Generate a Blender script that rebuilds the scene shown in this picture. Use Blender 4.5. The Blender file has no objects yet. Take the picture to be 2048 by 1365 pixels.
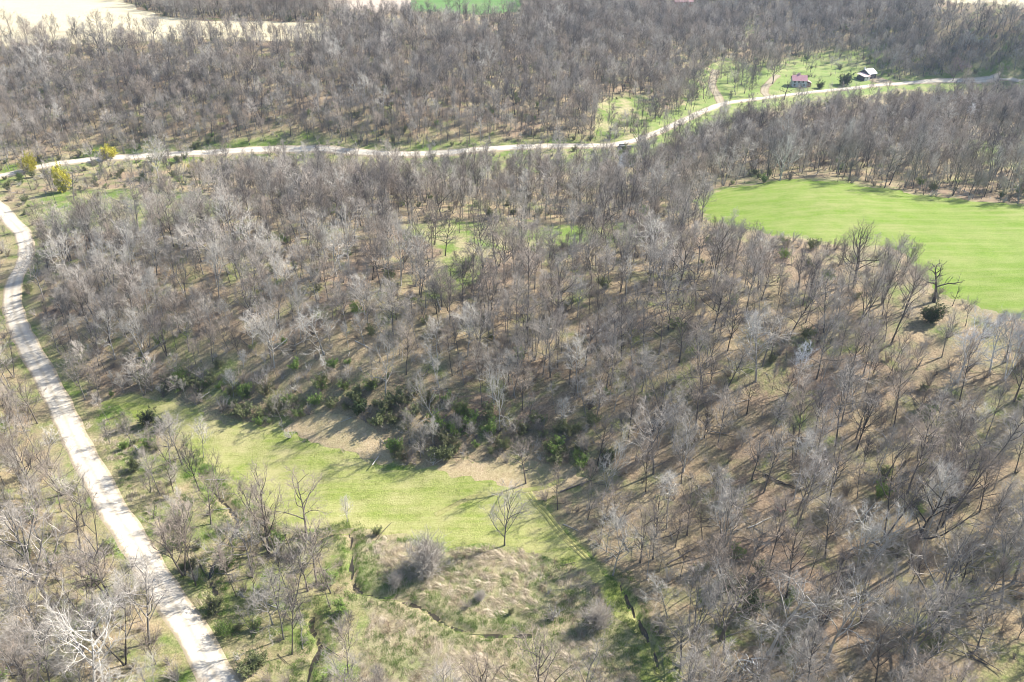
import bpy, bmesh, math, random
import numpy as np
from mathutils import Vector, Matrix
R = math.radians
random.seed(7); rng = np.random.default_rng(7)
S = bpy.context.scene

# ------------------------------------------------------------------ camera, sky, sun, exposure
CAM_H, PITCH, FPX = 120.0, 30.0, 1593.0            # metres, degrees below the horizon, focal length in photo pixels
cam_d = bpy.data.cameras.new('camera'); cam = bpy.data.objects.new('camera', cam_d); S.collection.objects.link(cam)
cam.location = (0, 0, CAM_H); cam.rotation_euler = (R(90 - PITCH), 0, 0)
cam_d.sensor_width = 36; cam_d.lens = FPX / 2048 * 36; cam_d.clip_start = 1; cam_d.clip_end = 20000
S.camera = cam
SUN_AZ, SUN_EL = 24.0, 41.0                          # degrees from +x towards +y, elevation
w = bpy.data.worlds.new('World'); S.world = w; w.use_nodes = True
nt = w.node_tree; nt.nodes.clear()
sky = nt.nodes.new('ShaderNodeTexSky'); sky.sky_type = 'NISHITA'; sky.sun_disc = False
sky.sun_elevation = R(SUN_EL); sky.sun_rotation = R(90 - SUN_AZ); sky.air_density = 1.0; sky.dust_density = 0.6
bg = nt.nodes.new('ShaderNodeBackground'); bg.inputs[1].default_value = 0.10
out = nt.nodes.new('ShaderNodeOutputWorld')
nt.links.new(sky.outputs[0], bg.inputs[0]); nt.links.new(bg.outputs[0], out.inputs[0])
sun_d = bpy.data.lights.new('sun', 'SUN'); sun_d.energy = 5.0; sun_d.angle = R(0.53); sun_d.color = (1.0, 0.935, 0.84)
sun = bpy.data.objects.new('sun', sun_d); S.collection.objects.link(sun)
sd = Vector((math.cos(R(SUN_EL)) * math.cos(R(SUN_AZ)), math.cos(R(SUN_EL)) * math.sin(R(SUN_AZ)), math.sin(R(SUN_EL))))
sun.rotation_euler = sd.to_track_quat('Z', 'Y').to_euler(); sun.location = sd * 300
S.view_settings.view_transform = 'Standard'; S.view_settings.look = 'None'
S.view_settings.exposure = 1.18; S.view_settings.gamma = 1.0
S.cycles.max_bounces = 4; S.cycles.diffuse_bounces = 2; S.cycles.glossy_bounces = 1; S.cycles.transmission_bounces = 2
S.cycles.transparent_max_bounces = 4; S.cycles.volume_bounces = 0; S.cycles.use_denoising = True; S.cycles.denoiser = 'OPENIMAGEDENOISE'; S.cycles.denoising_input_passes = 'RGB_ALBEDO_NORMAL'
S.cycles.filter_width = 1.0; S.cycles.use_adaptive_sampling = False; S.cycles.caustics_reflective = False; S.cycles.caustics_refractive = False

# ------------------------------------------------------------------ projection helpers (photo pixels <-> ground)
cp, sp = math.cos(R(PITCH)), math.sin(R(PITCH))
def ray(px, py):
    u = (px - 1024) / FPX; v = (py - 682.5) / FPX
    return np.array([u, cp - v * sp, -(sp + v * cp)])
def at_h(px, py, h):
    d = ray(px, py); t = (CAM_H - h) / -d[2]
    return d[0] * t, d[1] * t
def project(x, y, z):
    dz = z - CAM_H
    depth = y * cp - dz * sp
    up = y * sp + dz * cp
    depth = np.where(depth > 1, depth, 1)
    return 1024 + FPX * x / depth, 682.5 - FPX * up / depth, depth

# ------------------------------------------------------------------ terrain: a smooth surface through estimated heights, some slopes shaped for their shade
CTRL = [  # photo px, py, height
 (440,1340,0),(200,1340,1),(-200,1340,3),(800,1340,-.5),(1200,1340,0),(1400,1365,2),(1700,1365,5),(2048,1365,9),(2400,1365,13),
 (300,1150,0),(0,1150,1.5),(-300,1150,4),(700,1150,0),(1000,1150,.5),(1250,1150,2),(1600,1150,6),(2048,1150,12),(2400,1150,17),
 (200,950,0),(-50,950,1.5),(-350,950,5),(500,950,.5),(800,970,1),(1080,980,2),(1400,950,8),(1750,950,13),(2100,950,18),(2450,950,22),
 (100,800,.5),(-200,800,4),(300,800,2),(560,850,3),(800,900,3),(1000,900,5),(1200,850,9),(1500,800,16),(1800,750,21),(2150,750,25),(2500,760,28),
 (30,640,1),(-250,640,5),(160,660,9),(350,680,14),(600,700,18),(850,720,19),(1100,700,19),(1400,680,22),(1800,640,26),(2100,640,28),
 (45,510,3),(-250,500,5),(130,530,11),(300,520,20),(550,520,25),(800,500,26),(1050,500,26),(1300,500,26),(1550,480,27),(1850,470,27),(2150,480,28),(2500,480,28),
 (0,390,4),(-300,380,5),(150,420,8),(350,410,13),(600,410,16),(850,400,17),(1050,400,18),(1300,400,21),(1600,370,24),(1900,390,24),(2200,390,24),
 (0,350,5),(300,310,6),(600,300,6),(900,305,6),(1200,292,6),(1400,235,6.5),(1600,188,7),(1800,168,7.5),(2048,165,8),(2400,165,8),(-300,360,6),
 (1400,310,10),(1600,260,14),(1850,250,15),(2100,250,15),(2400,260,15),
 (0,240,14),(300,230,17),(600,230,18),(900,230,17),(1150,230,13),(-300,240,14),
 (0,150,27),(300,150,28),(600,150,28),(900,150,26),(1150,160,18),(1300,160,12),(-300,150,27),
 (0,85,36),(300,85,37),(600,85,37),(900,85,34),(1150,100,26),(1350,110,17),(-300,85,36),
 (1450,150,10),(1600,150,9),(1740,145,9),(1500,90,14),(1650,90,15),(1580,40,22),(1450,40,20),(1700,50,25),
 (1900,130,16),(2100,130,20),(2400,130,24),(1800,75,24),(2050,75,34),(2400,75,42),(1800,25,33),(2050,25,46),(2400,25,54),  # right hill raised outward so its slope turns from the sun and darkens
 (0,20,40),(300,20,40),(600,15,40),(900,15,38),(1200,30,30),(1380,10,26),(-300,20,40),(0,-60,42),(600,-60,42),(1200,-60,38),(1800,-60,44),(2400,-60,44),(-300,-60,42)]
CTRL = [(a, b, c * .8 if 380 < b < 770 and c > 6 and a < 1350 else c) for a, b, c in CTRL]  # middle hill lowered to lessen its self-shadow
P = np.array([(*at_h(a, b, c), c) for a, b, c in CTRL])
ring = [(2600 * math.cos(t), 2600 * math.sin(t), 38.0) for t in np.linspace(0, 2 * math.pi, 16, endpoint=False)]
near = [(-90, 0, 2), (0, 0, 0), (90, 0, 6), (-160, -120, 6), (0, -120, 4), (160, -120, 12), (-600, 0, 20), (600, 0, 28), (0, -600, 20), (-600, 300, 22), (600, 350, 30)]
P = np.vstack([P, np.array(ring), np.array(near, float)])
def tps_k(r2): return 0.5 * r2 * np.log(r2 + 1e-9)
SC = 100.0
PX = P[:, :2] / SC
A = tps_k(((PX[:, None] - PX[None]) ** 2).sum(-1)) + np.eye(len(PX)) * 0.02
B = np.c_[np.ones(len(PX)), PX]
M = np.block([[A, B], [B.T, np.zeros((3, 3))]])
SOL = np.linalg.solve(M, np.r_[P[:, 2], 0, 0, 0])
def base_h(x, y):
    x = np.asarray(x, float); y = np.asarray(y, float); sh = x.shape
    q = np.c_[x.ravel(), y.ravel()] / SC; res = np.empty(len(q))
    for i in range(0, len(q), 20000):
        k = q[i:i + 20000]
        res[i:i + 20000] = tps_k(((k[:, None] - PX[None]) ** 2).sum(-1)) @ SOL[:-3] + SOL[-3] + k @ SOL[-2:]
    h = np.clip(res, -3, 70)
    xx, yy = x.ravel(), y.ravel()
    h += 0.25 * np.sin(xx * .11 + 1.3 * np.sin(yy * .07)) * np.sin(yy * .09 + .8) + 0.10 * np.sin(xx * .41 + yy * .17) * np.sin(yy * .37 - xx * .13)
    return h.reshape(sh)
def march(px, py, f):
    d = ray(px, py); lo, prev = None, 20.0
    ts = np.concatenate([np.arange(40, 400, 4), np.arange(400, 1700, 8)]).astype(float)
    X, Y, Z = d[0] * ts, d[1] * ts, CAM_H + d[2] * ts
    k = np.where(Z < f(X, Y))[0]
    if len(k) == 0: t = ts[-1]
    else:
        a, b = ts[max(k[0] - 1, 0)], ts[k[0]]
        for _ in range(14):
            m = (a + b) / 2
            if CAM_H + d[2] * m < float(f(np.array([d[0] * m]), np.array([d[1] * m]))[0]): b = m
            else: a = m
        t = b
    return np.array([d[0] * t, d[1] * t])
def catmull(pts, n=6):
    p = np.array(pts, float); p = np.vstack([2 * p[0] - p[1], p, 2 * p[-1] - p[-2]]); o = []
    for i in range(1, len(p) - 2):
        for k in range(n):
            t = k / n
            o.append(.5 * ((2 * p[i]) + (-p[i-1] + p[i+1]) * t + (2*p[i-1] - 5*p[i] + 4*p[i+1] - p[i+2]) * t*t + (-p[i-1] + 3*p[i] - 3*p[i+1] + p[i+2]) * t**3))
    o.append(p[-2]); return np.array(o)
def line_world(px_pts, n=6): return catmull([march(a, b, base_h) for a, b in px_pts], n)
def dist_poly(x, y, line):
    x = np.asarray(x, float).ravel(); y = np.asarray(y, float).ravel(); best = np.full(len(x), 1e9)
    for a, b in zip(line[:-1], line[1:]):
        ab = b - a; L = ab @ ab + 1e-9
        t = np.clip(((x - a[0]) * ab[0] + (y - a[1]) * ab[1]) / L, 0, 1)
        best = np.minimum(best, (x - a[0] - t * ab[0]) ** 2 + (y - a[1] - t * ab[1]) ** 2)
    return np.sqrt(best)
def inside(px, py, poly):
    px = np.asarray(px, float); py = np.asarray(py, float); r = np.zeros(px.shape, bool)
    n = len(poly)
    for i in range(n):
        x1, y1 = poly[i]; x2, y2 = poly[(i + 1) % n]
        c = ((y1 > py) != (y2 > py)) & (px < (x2 - x1) * (py - y1) / (y2 - y1 + 1e-12) + x1)
        r ^= c
    return r

ROAD_A = [(560,1560),(490,1450),(427,1345),(370,1242),(327,1180),(280,1100),(216,1000),(184,940),(150,900),(113,800),(61,700),(37,650),(24,600),(30,560),(46,528),(52,500),(44,466),(20,440),(-4,412),(-60,372)]
ROAD_A[8] = (160, 900)
ROAD_B = [(-160,385),(-60,366),(0,353),(60,340),(130,327),(230,317),(330,311),(430,306),(560,300),(640,299),(700,305),(800,310),(870,308),(960,301),(1060,295),(1180,293),(1240,289),(1290,275),(1340,255),(1390,232),(1440,211),(1500,201),(1560,193),(1620,186),(1700,178),(1760,171),(1850,164),(1950,163),(2048,165),(2200,172)]
DRIVE_1 = [(1535,194),(1528,180),(1545,160),(1556,150)]
DRIVE_2 = [(1442,208),(1434,190),(1424,170),(1432,140)]
DRIVE_3 = [(1775,168),(1752,160),(1735,155)]
TRACK = [(1578,72),(1575,50),(1577,25),(1570,0)]
CREEKS = [[(395,940),(430,985),(470,1030),(468,1065),(430,1115),(420,1160),(434,1190)],
          [(632,1088),(650,1072),(685,1064),(702,1072),(704,1140),(718,1180),(790,1196),(850,1216),(895,1246),(960,1266),(1065,1268)],
          [(628,1215),(622,1250),(640,1292),(620,1340),(608,1400)],
          [(1240,1165),(1270,1225),(1300,1280),(1325,1350),(1345,1420)]]
road_a, road_b = line_world(ROAD_A), line_world(ROAD_B)
creeks = [line_world(c, 5) for c in CREEKS]
CREEK_W = [0.7, 0.75, 0.75, 0.7]
def height(x, y):
    h = base_h(x, y); sh = h.shape
    x = np.asarray(x, float); y = np.asarray(y, float)
    hf = h.ravel().copy(); xf, yf = x.ravel(), y.ravel()
    m = (yf < 220) & (yf > 60) & (np.abs(xf) < 120)
    if m.any():
        idx = np.where(m)[0]
        for line, wd in zip(creeks, CREEK_W):
            d = dist_poly(xf[idx], yf[idx], line)
            hf[idx] -= (1.0 + .12 * np.sin(xf[idx] * .5 + yf[idx] * .33)) * np.exp(-(d / (wd * (1 + .3 * np.sin(xf[idx] * .9 - yf[idx] * .7)))) ** 3)
    return hf.reshape(sh)
def hz(x, y): return float(height(np.array([x]), np.array([y]))[0])
def at(px, py):
    p = march(px, py, base_h); return p[0], p[1], hz(p[0], p[1])

# zones in terms of where their ground shows in the photo
HAYFIELD = [(1395,402),(1420,386),(1480,372),(1560,362),(1620,359),(1700,367),(1800,384),(1900,399),(2048,411),(2600,440),(2600,780),(2048,640),(1960,614),(1900,592),(1840,548),(1815,508),(1790,492),(1700,492),(1620,480),(1560,470),(1490,456),(1430,442),(1400,425)]
MEADOW = [(205,806),(260,788),(350,808),(420,832),(500,852),(560,869),(640,892),(720,914),(800,937),(850,938),(940,933),(1000,950),(1066,985),(1110,1040),(1160,1095),(1215,1150),(1270,1215),(1320,1290),(1345,1365),(1360,1440),(1310,1440),(1290,1340),(1255,1260),(1200,1180),(1140,1120),(1060,1100),(990,1092),(900,1100),(830,1075),(760,1062),(690,1056),(620,1062),(560,1045),(490,1005),(440,955),(400,905),(350,865),(290,840)]
MARSH = [(705,1080),(770,1075),(870,1108),(990,1095),(1080,1108),(1170,1145),(1230,1215),(1270,1300),(1290,1420),(700,1420),(720,1320),(740,1240),(712,1160)]
FAR_PALE = [(-700,-60),(200,-60),(250,4),(320,33),(380,40),(640,48),(690,60),(640,82),(0,90),(-700,92)]
FAR_GREEN = [(834,-60),(1048,-60),(1042,24),(960,30),(818,23)]
FAR_TAN = [(640,-60),(832,-60),(818,20),(740,26),(660,12)]
FAR_RIGHT = [(1780,-60),(2700,-60),(2700,26),(2048,14),(1900,6)]
LAWN = [(1250,285),(1300,245),(1395,200),(1405,150),(1440,120),(1560,140),(1610,110),(1680,98),(1720,118),(1765,152),(1800,160),(2060,157),(2060,176),(1800,180),(1700,194),(1600,205),(1500,222),(1400,262),(1300,312),(1255,310)]
BANK = [(548,862),(600,838),(660,822),(720,838),(770,868),(786,930),(720,910),(640,888)]
CORNER = [(850,936),(950,920),(1050,930),(1150,925),(1170,960),(1090,1000),(1040,985),(960,965)]
GLADES = [[(60,392),(200,378),(330,380),(455,402),(440,440),(300,452),(130,468),(70,440)], [(790,452),(900,440),(1060,462),(1180,446),(1290,450),(1260,480),(1120,492),(980,500),(950,560),(880,600),(850,590),(890,500)],
          [(660,330),(830,336),(960,326),(1180,312),(1230,318),(1180,340),(960,356),(820,352)], [(1900,275),(2048,290),(2100,330),(2048,345),(1930,310)],
          [(1195,205),(1290,190),(1330,215),(1260,260),(1190,280)], [(1480,60),(1520,55),(1525,75),(1485,82)]]
def in_any(px, py, polys):
    r = np.zeros(np.shape(px), bool)
    for p in polys: r |= inside(px, py, p)
    return r

# ------------------------------------------------------------------ material helpers
def new_mat(name, rough=0.9):
    m = bpy.data.materials.new(name); m.use_nodes = True
    b = m.node_tree.nodes['Principled BSDF']; b.inputs['Roughness'].default_value = rough
    b.inputs['Specular IOR Level'].default_value = 0.2
    return m, m.node_tree, b
def N(nt, t, **k):
    n = nt.nodes.new(t)
    for a, v in k.items(): setattr(n, a, v)
    return n
def noise(nt, scale, detail=4, rough=.6, vec=None, dist=0):
    n = N(nt, 'ShaderNodeTexNoise'); n.inputs['Scale'].default_value = scale; n.inputs['Detail'].default_value = detail
    n.inputs['Roughness'].default_value = rough; n.inputs['Distortion'].default_value = dist
    if vec is not None: nt.links.new(vec, n.inputs['Vector'])
    return n.outputs[0]
def ramp(nt, src, stops):
    n = N(nt, 'ShaderNodeValToRGB'); e = n.color_ramp.elements
    while len(e) < len(stops): e.new(0.5)
    for i, (p, c) in enumerate(stops): e[i].position = p; e[i].color = (*c, 1) if len(c) == 3 else c
    nt.links.new(src, n.inputs[0]); return n.outputs[0]
def mix(nt, f, a, b, mode='MIX'):
    n = N(nt, 'ShaderNodeMix', data_type='RGBA', blend_type=mode)
    if isinstance(f, (int, float)): n.inputs[0].default_value = f
    else: nt.links.new(f, n.inputs[0])
    for s, v in ((n.inputs[6], a), (n.inputs[7], b)):
        if isinstance(v, tuple): s.default_value = (*v, 1)
        else: nt.links.new(v, s)
    return n.outputs[2]
def mth(nt, op, a, b=0.5, clamp=False):
    n = N(nt, 'ShaderNodeMath', operation=op, use_clamp=clamp)
    for s, v in ((n.inputs[0], a), (n.inputs[1], b)):
        if isinstance(v, (int, float)): s.default_value = v
        else: nt.links.new(v, s)
    return n.outputs[0]
def bump(nt, b, src, strength=.5, dist=.1):
    n = N(nt, 'ShaderNodeBump'); n.inputs['Strength'].default_value = strength; n.inputs['Distance'].default_value = dist
    nt.links.new(src, n.inputs['Height']); nt.links.new(n.outputs[0], b.inputs['Normal'])
def geo_pos(nt): return N(nt, 'ShaderNodeNewGeometry').outputs['Position']
def mapped(nt, vec, scale=(1, 1, 1), rot=0):
    n = N(nt, 'ShaderNodeMapping'); n.inputs['Scale'].default_value = scale; n.inputs['Rotation'].default_value = (0, 0, rot)
    nt.links.new(vec, n.inputs['Vector']); return n.outputs[0]
def attr(nt, name):
    n = N(nt, 'ShaderNodeAttribute'); n.attribute_name = name; return n.outputs['Fac']

def field_mat(name, cols, dry, dry_amt=.5, s=1.0, stripe=None):
    m, nt, b = new_mat(name); p = geo_pos(nt)
    fine = noise(nt, 1.6 * s, 5, .75, p)
    mid = noise(nt, .12 * s, 5, .65, p)
    big = noise(nt, .022 * s, 3, .5, p)
    c = ramp(nt, fine, [(.28, cols[0]), (.5, cols[1]), (.74, cols[2])])
    k = ramp(nt, mid, [(.5 - dry_amt * .25, (0, 0, 0)), (.72 - dry_amt * .1, (1, 1, 1))])
    k2 = ramp(nt, big, [(.35, (.25,) * 3), (.65, (1,) * 3)])
    f = mth(nt, 'MULTIPLY', k, k2)
    if stripe:
        st = noise(nt, 1.0, 3, .6, mapped(nt, p, stripe[0], stripe[1]))
        f = mth(nt, 'MULTIPLY', mth(nt, 'ADD', f, mth(nt, 'MULTIPLY', ramp(nt, st, [(.4, (0,) * 3), (.62, (1,) * 3)]), stripe[2])), .9, True)
    c = mix(nt, f, c, mix(nt, fine, dry[0], dry[1]))
    nt.links.new(c, b.inputs['Base Color'])
    bump(nt, b, noise(nt, 3.0 * s, 4, .8, p), .9, .25)
    return m

# woodland floor: leaf litter with grass where the attribute says so
def ground_mat():
    m, nt, b = new_mat('woodland_floor'); p = geo_pos(nt)
    fine = noise(nt, 2.2, 6, .8, p); mid = noise(nt, .16, 5, .65, p); big = noise(nt, .03, 4, .55, p)
    lit = ramp(nt, fine, [(.25, (.13, .10, .06)), (.42, (.30, .225, .14)), (.58, (.44, .34, .21)), (.75, (.57, .47, .33))])
    lit2 = ramp(nt, fine, [(.25, (.09, .08, .05)), (.5, (.25, .22, .13)), (.75, (.44, .38, .24))])
    lit = mix(nt, ramp(nt, mid, [(.4, (0,) * 3), (.6, (1,) * 3)]), lit, lit2)
    lit = mix(nt, ramp(nt, big, [(.45, (0,) * 3), (.62, (.8,) * 3)]), lit, ramp(nt, fine, [(.25, (.10, .07, .05)), (.5, (.26, .185, .13)), (.75, (.45, .35, .27))]))
    grs = ramp(nt, fine, [(.25, (.05, .09, .02)), (.5, (.14, .21, .04)), (.72, (.30, .36, .10))])
    dry = ramp(nt, fine, [(.3, (.24, .20, .11)), (.7, (.50, .44, .26))])
    grs = mix(nt, ramp(nt, noise(nt, .09, 5, .7, p), [(.42, (0,) * 3), (.62, (1,) * 3)]), grs, dry)
    patch = ramp(nt, noise(nt, .075, 5, .7, p, .6), [(.49, (0,) * 3), (.63, (.7,) * 3)])
    g = attr(nt, 'grass')
    gf = mth(nt, 'ADD', patch, mth(nt, 'MULTIPLY', mth(nt, 'SUBTRACT', mth(nt, 'ADD', mth(nt, 'MULTIPLY', g, 1.5), mid), .55), 1.4), True)
    nt.links.new(mix(nt, gf, lit, grs), b.inputs['Base Color'])
    bump(nt, b, noise(nt, 1.3, 6, .8, p), 1.0, .35)
    return m

def sheet_mesh(name, verts, faces, mat, smooth=True):
    me = bpy.data.meshes.new(name); me.from_pydata(verts, [], faces); me.update()
    if smooth: me.polygons.foreach_set('use_smooth', [True] * len(me.polygons))
    me.materials.append(mat)
    o = bpy.data.objects.new(name, me); S.collection.objects.link(o); return o
def structure(o, label=None, cat=None):
    o['kind'] = 'structure'
    if label: o['label'] = label; o['category'] = cat
    return o
def grid_faces(nx, ny, keep=None):
    i = np.arange(nx - 1)[None] + np.arange(ny - 1)[:, None] * nx; i = i.ravel()
    if keep is not None: i = i[keep]
    return np.c_[i, i + 1, i + 1 + nx, i + nx]

# ------------------------------------------------------------------ ground sheet
def axis(lo_core, hi_core, step, far, growth):
    core = list(np.arange(lo_core, hi_core + step / 2, step)); a, s = core[-1], step; up = []
    while a < far: s *= growth; a += s; up.append(a)
    a, s = core[0], step; dn = []
    while a > -far: s *= growth; a -= s; dn.append(a)
    return np.array(dn[::-1] + core + up)
gx = axis(-140, 140, 0.9, 4200, 1.05)
gy = axis(80, 210, 0.9, 4200, 1.022)
GX, GY = np.meshgrid(gx, gy); GZ = height(GX, GY)
gpx, gpy, gdep = project(GX, GY, GZ)
vis = GY > 20
gmask = np.zeros(GX.shape)
VALLEY = [(215,800),(700,900),(1100,980),(1345,1400),(500,1400),(330,1160),(230,980),(170,850)]
gmask[inside(gpx, gpy, VALLEY) & vis] = .30
gmask[in_any(gpx, gpy, GLADES) & vis] = .75
gmask[in_any(gpx, gpy, [MEADOW, LAWN, HAYFIELD]) & vis] = 1
gmask[inside(gpx, gpy, [(1330,150),(1800,90),(1800,180),(1400,240)]) & vis] = .7
da = dist_poly(GX, GY, road_a).reshape(GX.shape); db = dist_poly(GX, GY, road_b).reshape(GX.shape)
gmask = np.maximum(gmask, .3 * np.clip((9 - da) / 5, 0, 1)); gmask = np.maximum(gmask, .8 * np.clip((11 - db) / 6, 0, 1))
gmask[inside(gpx, gpy, [(-300,700),(60,740),(300,1180),(420,1400),(-300,1400)]) & vis] = np.maximum(gmask, .12)[inside(gpx, gpy, [(-300,700),(60,740),(300,1180),(420,1400),(-300,1400)]) & vis]
for _ in range(3):
    g2 = gmask.copy(); g2[1:-1, 1:-1] = (gmask[1:-1, 1:-1] * 2 + gmask[:-2, 1:-1] + gmask[2:, 1:-1] + gmask[1:-1, :-2] + gmask[1:-1, 2:]) / 6; gmask = g2
ground = sheet_mesh('ground', np.c_[GX.ravel(), GY.ravel(), GZ.ravel()].tolist(), grid_faces(len(gx), len(gy)).tolist(), ground_mat())
at_ = ground.data.attributes.new('grass', 'FLOAT', 'POINT'); at_.data.foreach_set('value', gmask.ravel().astype(np.float32))
structure(ground, 'hilly woodland floor of tan leaf litter with grassy patches', 'ground')

# ------------------------------------------------------------------ fields, meadow, lawn: sheets whose edges dip into the ground
def wobble(x, y, s): return np.sin(x / s + 1.7 * np.sin(y / s * .8)) * .5 + np.sin(y / s * 1.9 - x / s * .7 + 2) * .5
def field(name, poly, res, mat, lift, label, edge=1.2, wob=6, kindcat='field'):
    wp = np.array([march(a, b, base_h) for a, b in poly]); lo, hi = wp.min(0) - 4 * res, wp.max(0) + 4 * res
    xs, ys = np.arange(lo[0], hi[0], res), np.arange(lo[1], hi[1], res); X, Y = np.meshgrid(xs, ys)
    loop = np.vstack([wp, wp[:1]]); d = dist_poly(X, Y, loop).reshape(X.shape)
    d = np.where(inside(X, Y, [tuple(q) for q in wp]), d, -d) + edge * wobble(X, Y, wob) + edge * .5 * wobble(X + 31, Y, wob * .27)
    H = height(X, Y) + np.clip(d * .12, -.5, lift)
    ok = d > -2.5 * res
    k = (ok[:-1, :-1] & ok[:-1, 1:] & ok[1:, :-1] & ok[1:, 1:]).ravel()
    F = grid_faces(len(xs), len(ys), k); used = np.unique(F); mp = np.full(X.size, -1); mp[used] = np.arange(len(used))
    V = np.c_[X.ravel(), Y.ravel(), H.ravel()][used]
    return structure(sheet_mesh(name, V.tolist(), mp[F].tolist(), mat), label, kindcat)
m_meadow = field_mat('meadow_grass', [(.11, .17, .02), (.20, .27, .04), (.32, .38, .09)], ((.36, .33, .14), (.54, .48, .26)), .85, stripe=((.05, .6, 1), .5, .35))
m_hay = field_mat('hayfield_grass', [(.09, .175, .012), (.145, .24, .02), (.22, .31, .045)], ((.20, .25, .06), (.32, .33, .12)), .6, stripe=((.03, .38, 1), -.12, .55))
m_lawn = field_mat('yard_grass', [(.09, .16, .03), (.18, .26, .06), (.30, .34, .13)], ((.30, .29, .13), (.46, .42, .22)), .5)
m_pale = field_mat('straw_field', [(.40, .34, .21), (.54, .47, .31), (.64, .57, .41)], ((.50, .42, .24), (.68, .62, .46)), .6, .5, stripe=((.012, .16, 1), .08, .4))
m_fgreen = field_mat('crop_green', [(.06, .15, .035), (.09, .20, .045), (.13, .24, .07)], ((.13, .19, .07), (.19, .23, .1)), .3, .4, stripe=((.015, .2, 1), .3, .4))
m_tan = field_mat('tilled_tan', [(.34, .27, .21), (.44, .36, .29), (.52, .44, .36)], ((.42, .36, .28), (.56, .48, .4)), .4, .4, stripe=((.015, .2, 1), .3, .4))
m_marsh = field_mat('marsh_straw', [(.22, .17, .11), (.40, .32, .21), (.58, .48, .35)], ((.08, .15, .025), (.17, .25, .06)), .95, 1.0)
field('hayfield', HAYFIELD, 1.4, m_hay, .12, 'bright green hayfield on the hilltop, bordered by bare trees', 2.2, 4)
field('meadow', MEADOW, .8, m_meadow, .06, 'yellow-green mown meadow on the valley floor below the wooded slope', 1.5, 5, 'meadow')
field('marsh', MARSH, .7, m_marsh, .05, 'straw-coloured rough wet ground between the creek and the meadow', 1.2, 4, 'marsh')
m_bank = field_mat('dry_bank', [(.30, .22, .13), (.46, .36, .22), (.58, .48, .32)], ((.24, .24, .09), (.36, .34, .15)), .4)
field('bank', BANK, .8, m_bank, .06, 'bare tan bank of dry grass between the meadow and the slope', 1.2, 4, 'bank')
field('bank', CORNER, .8, m_bank, .09, 'worn tan ground at the meadow corner under the woods', 1.5, 4, 'bank')
field('straw_field', FAR_PALE, 3, m_pale, .35, 'pale bleached straw field on the plateau above the far woods', 2.5, 14)
field('crop_field', FAR_GREEN, 3, m_fgreen, .35, 'deep green crop field beyond the far wooded hill', .5, 14)
field('tilled_field', FAR_TAN, 3, m_tan, .30, 'brownish bare field beside the deep green crop field', .5, 14)
field('stubble_field', FAR_RIGHT, 4, m_pale, .35, 'pale field above the blue shaded wooded slope', 2, 14)
field('yard_lawn', LAWN, 1.6, m_lawn, .12, 'sunlit grass around the farmhouse and along the valley road', 2.5, 7, 'lawn')

# ------------------------------------------------------------------ roads, tracks, creek
def ribbon(name, line, half, mat, label, cat, lift=.10, cross=(-1.3, -1, -.75, -.45, -.2, 0, .2, .45, .75, 1, 1.3), zc=(-.35, 0, .03, .0, .04, .05, .04, .0, .03, 0, -.35), jitter=.25, abs_z=None):
    pts = line; seg = np.r_[0, np.cumsum(np.linalg.norm(np.diff(pts, axis=0), axis=1))]
    t = np.arange(0, seg[-1], 1.2); c = np.c_[np.interp(t, seg, pts[:, 0]), np.interp(t, seg, pts[:, 1])]
    for _ in range(2): c[1:-1] = (c[:-2] + c[1:-1] * 2 + c[2:]) / 4
    d = np.gradient(c, axis=0); d /= np.linalg.norm(d, axis=1)[:, None] + 1e-9; n = np.c_[-d[:, 1], d[:, 0]]
    V = []; K = len(cross)
    zc0 = base_h(c[:, 0], c[:, 1])
    for k, (q, z) in enumerate(zip(cross, zc)):
        j = jitter * wobble(t + 50 * (q > 0), t * .3, 2.3) * abs(q) ** 3
        xy = c + n * (half * q + np.sign(q) * j)[:, None]
        g = base_h(xy[:, 0], xy[:, 1])
        zz = g + lift + z if abs_z is None else zc0 + abs_z + z
        V.append(np.c_[xy, zz])
    V = np.stack(V, 1).reshape(-1, 3)
    o = structure(sheet_mesh(name, V.tolist(), grid_faces(K, len(c)).tolist(), mat), label, cat)
    a = o.data.attributes.new('across', 'FLOAT', 'POINT'); a.data.foreach_set('value', np.tile(np.abs(cross), len(c)).astype(np.float32)); return o
def gravel_mat(name, c0, c1, c2):
    m, nt, b = new_mat(name, .95); p = geo_pos(nt)
    c = ramp(nt, noise(nt, 5, 6, .8, p), [(.25, c0), (.5, c1), (.75, c2)])
    c = mix(nt, ramp(nt, noise(nt, .25, 5, .65, p), [(.45, (0,) * 3), (.75, (.5,) * 3)]), c, tuple(x * .72 for x in c0))
    ac = attr(nt, 'across'); wob = mth(nt, 'MULTIPLY', mth(nt, 'SUBTRACT', noise(nt, .9, 4, .7, p), .5), .7)
    q = mth(nt, 'ADD', ac, wob)
    wear = ramp(nt, q, [(.0, (.55,) * 3), (.22, (.1,) * 3), (.45, (0,) * 3), (.62, (.35,) * 3), (.80, (.3,) * 3), (.95, (1,) * 3)])
    c = mix(nt, wear, c, tuple(x * k for x, k in zip(c0, (.80, .74, .62))))
    nt.links.new(c, b.inputs['Base Color']); bump(nt, b, noise(nt, 4, 5, .8, p), .5, .1); return m
m_gravel = gravel_mat('limestone_gravel', (.50, .45, .37), (.62, .57, .48), (.72, .67, .58))
m_dirt = gravel_mat('packed_dirt', (.28, .24, .17), (.37, .32, .23), (.45, .40, .30))
ribbon('road', road_a, 2.7, m_gravel, 'pale gravel road curving along the foot of the wooded hill', 'road')
ribbon('road', road_b, 2.5, m_gravel, 'pale gravel road following the valley past the farmhouse', 'road', .38)
ribbon('driveway', line_world(DRIVE_1), 2.4, m_dirt, 'dirt driveway curving up to the red-roofed farmhouse', 'driveway', .2)
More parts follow.
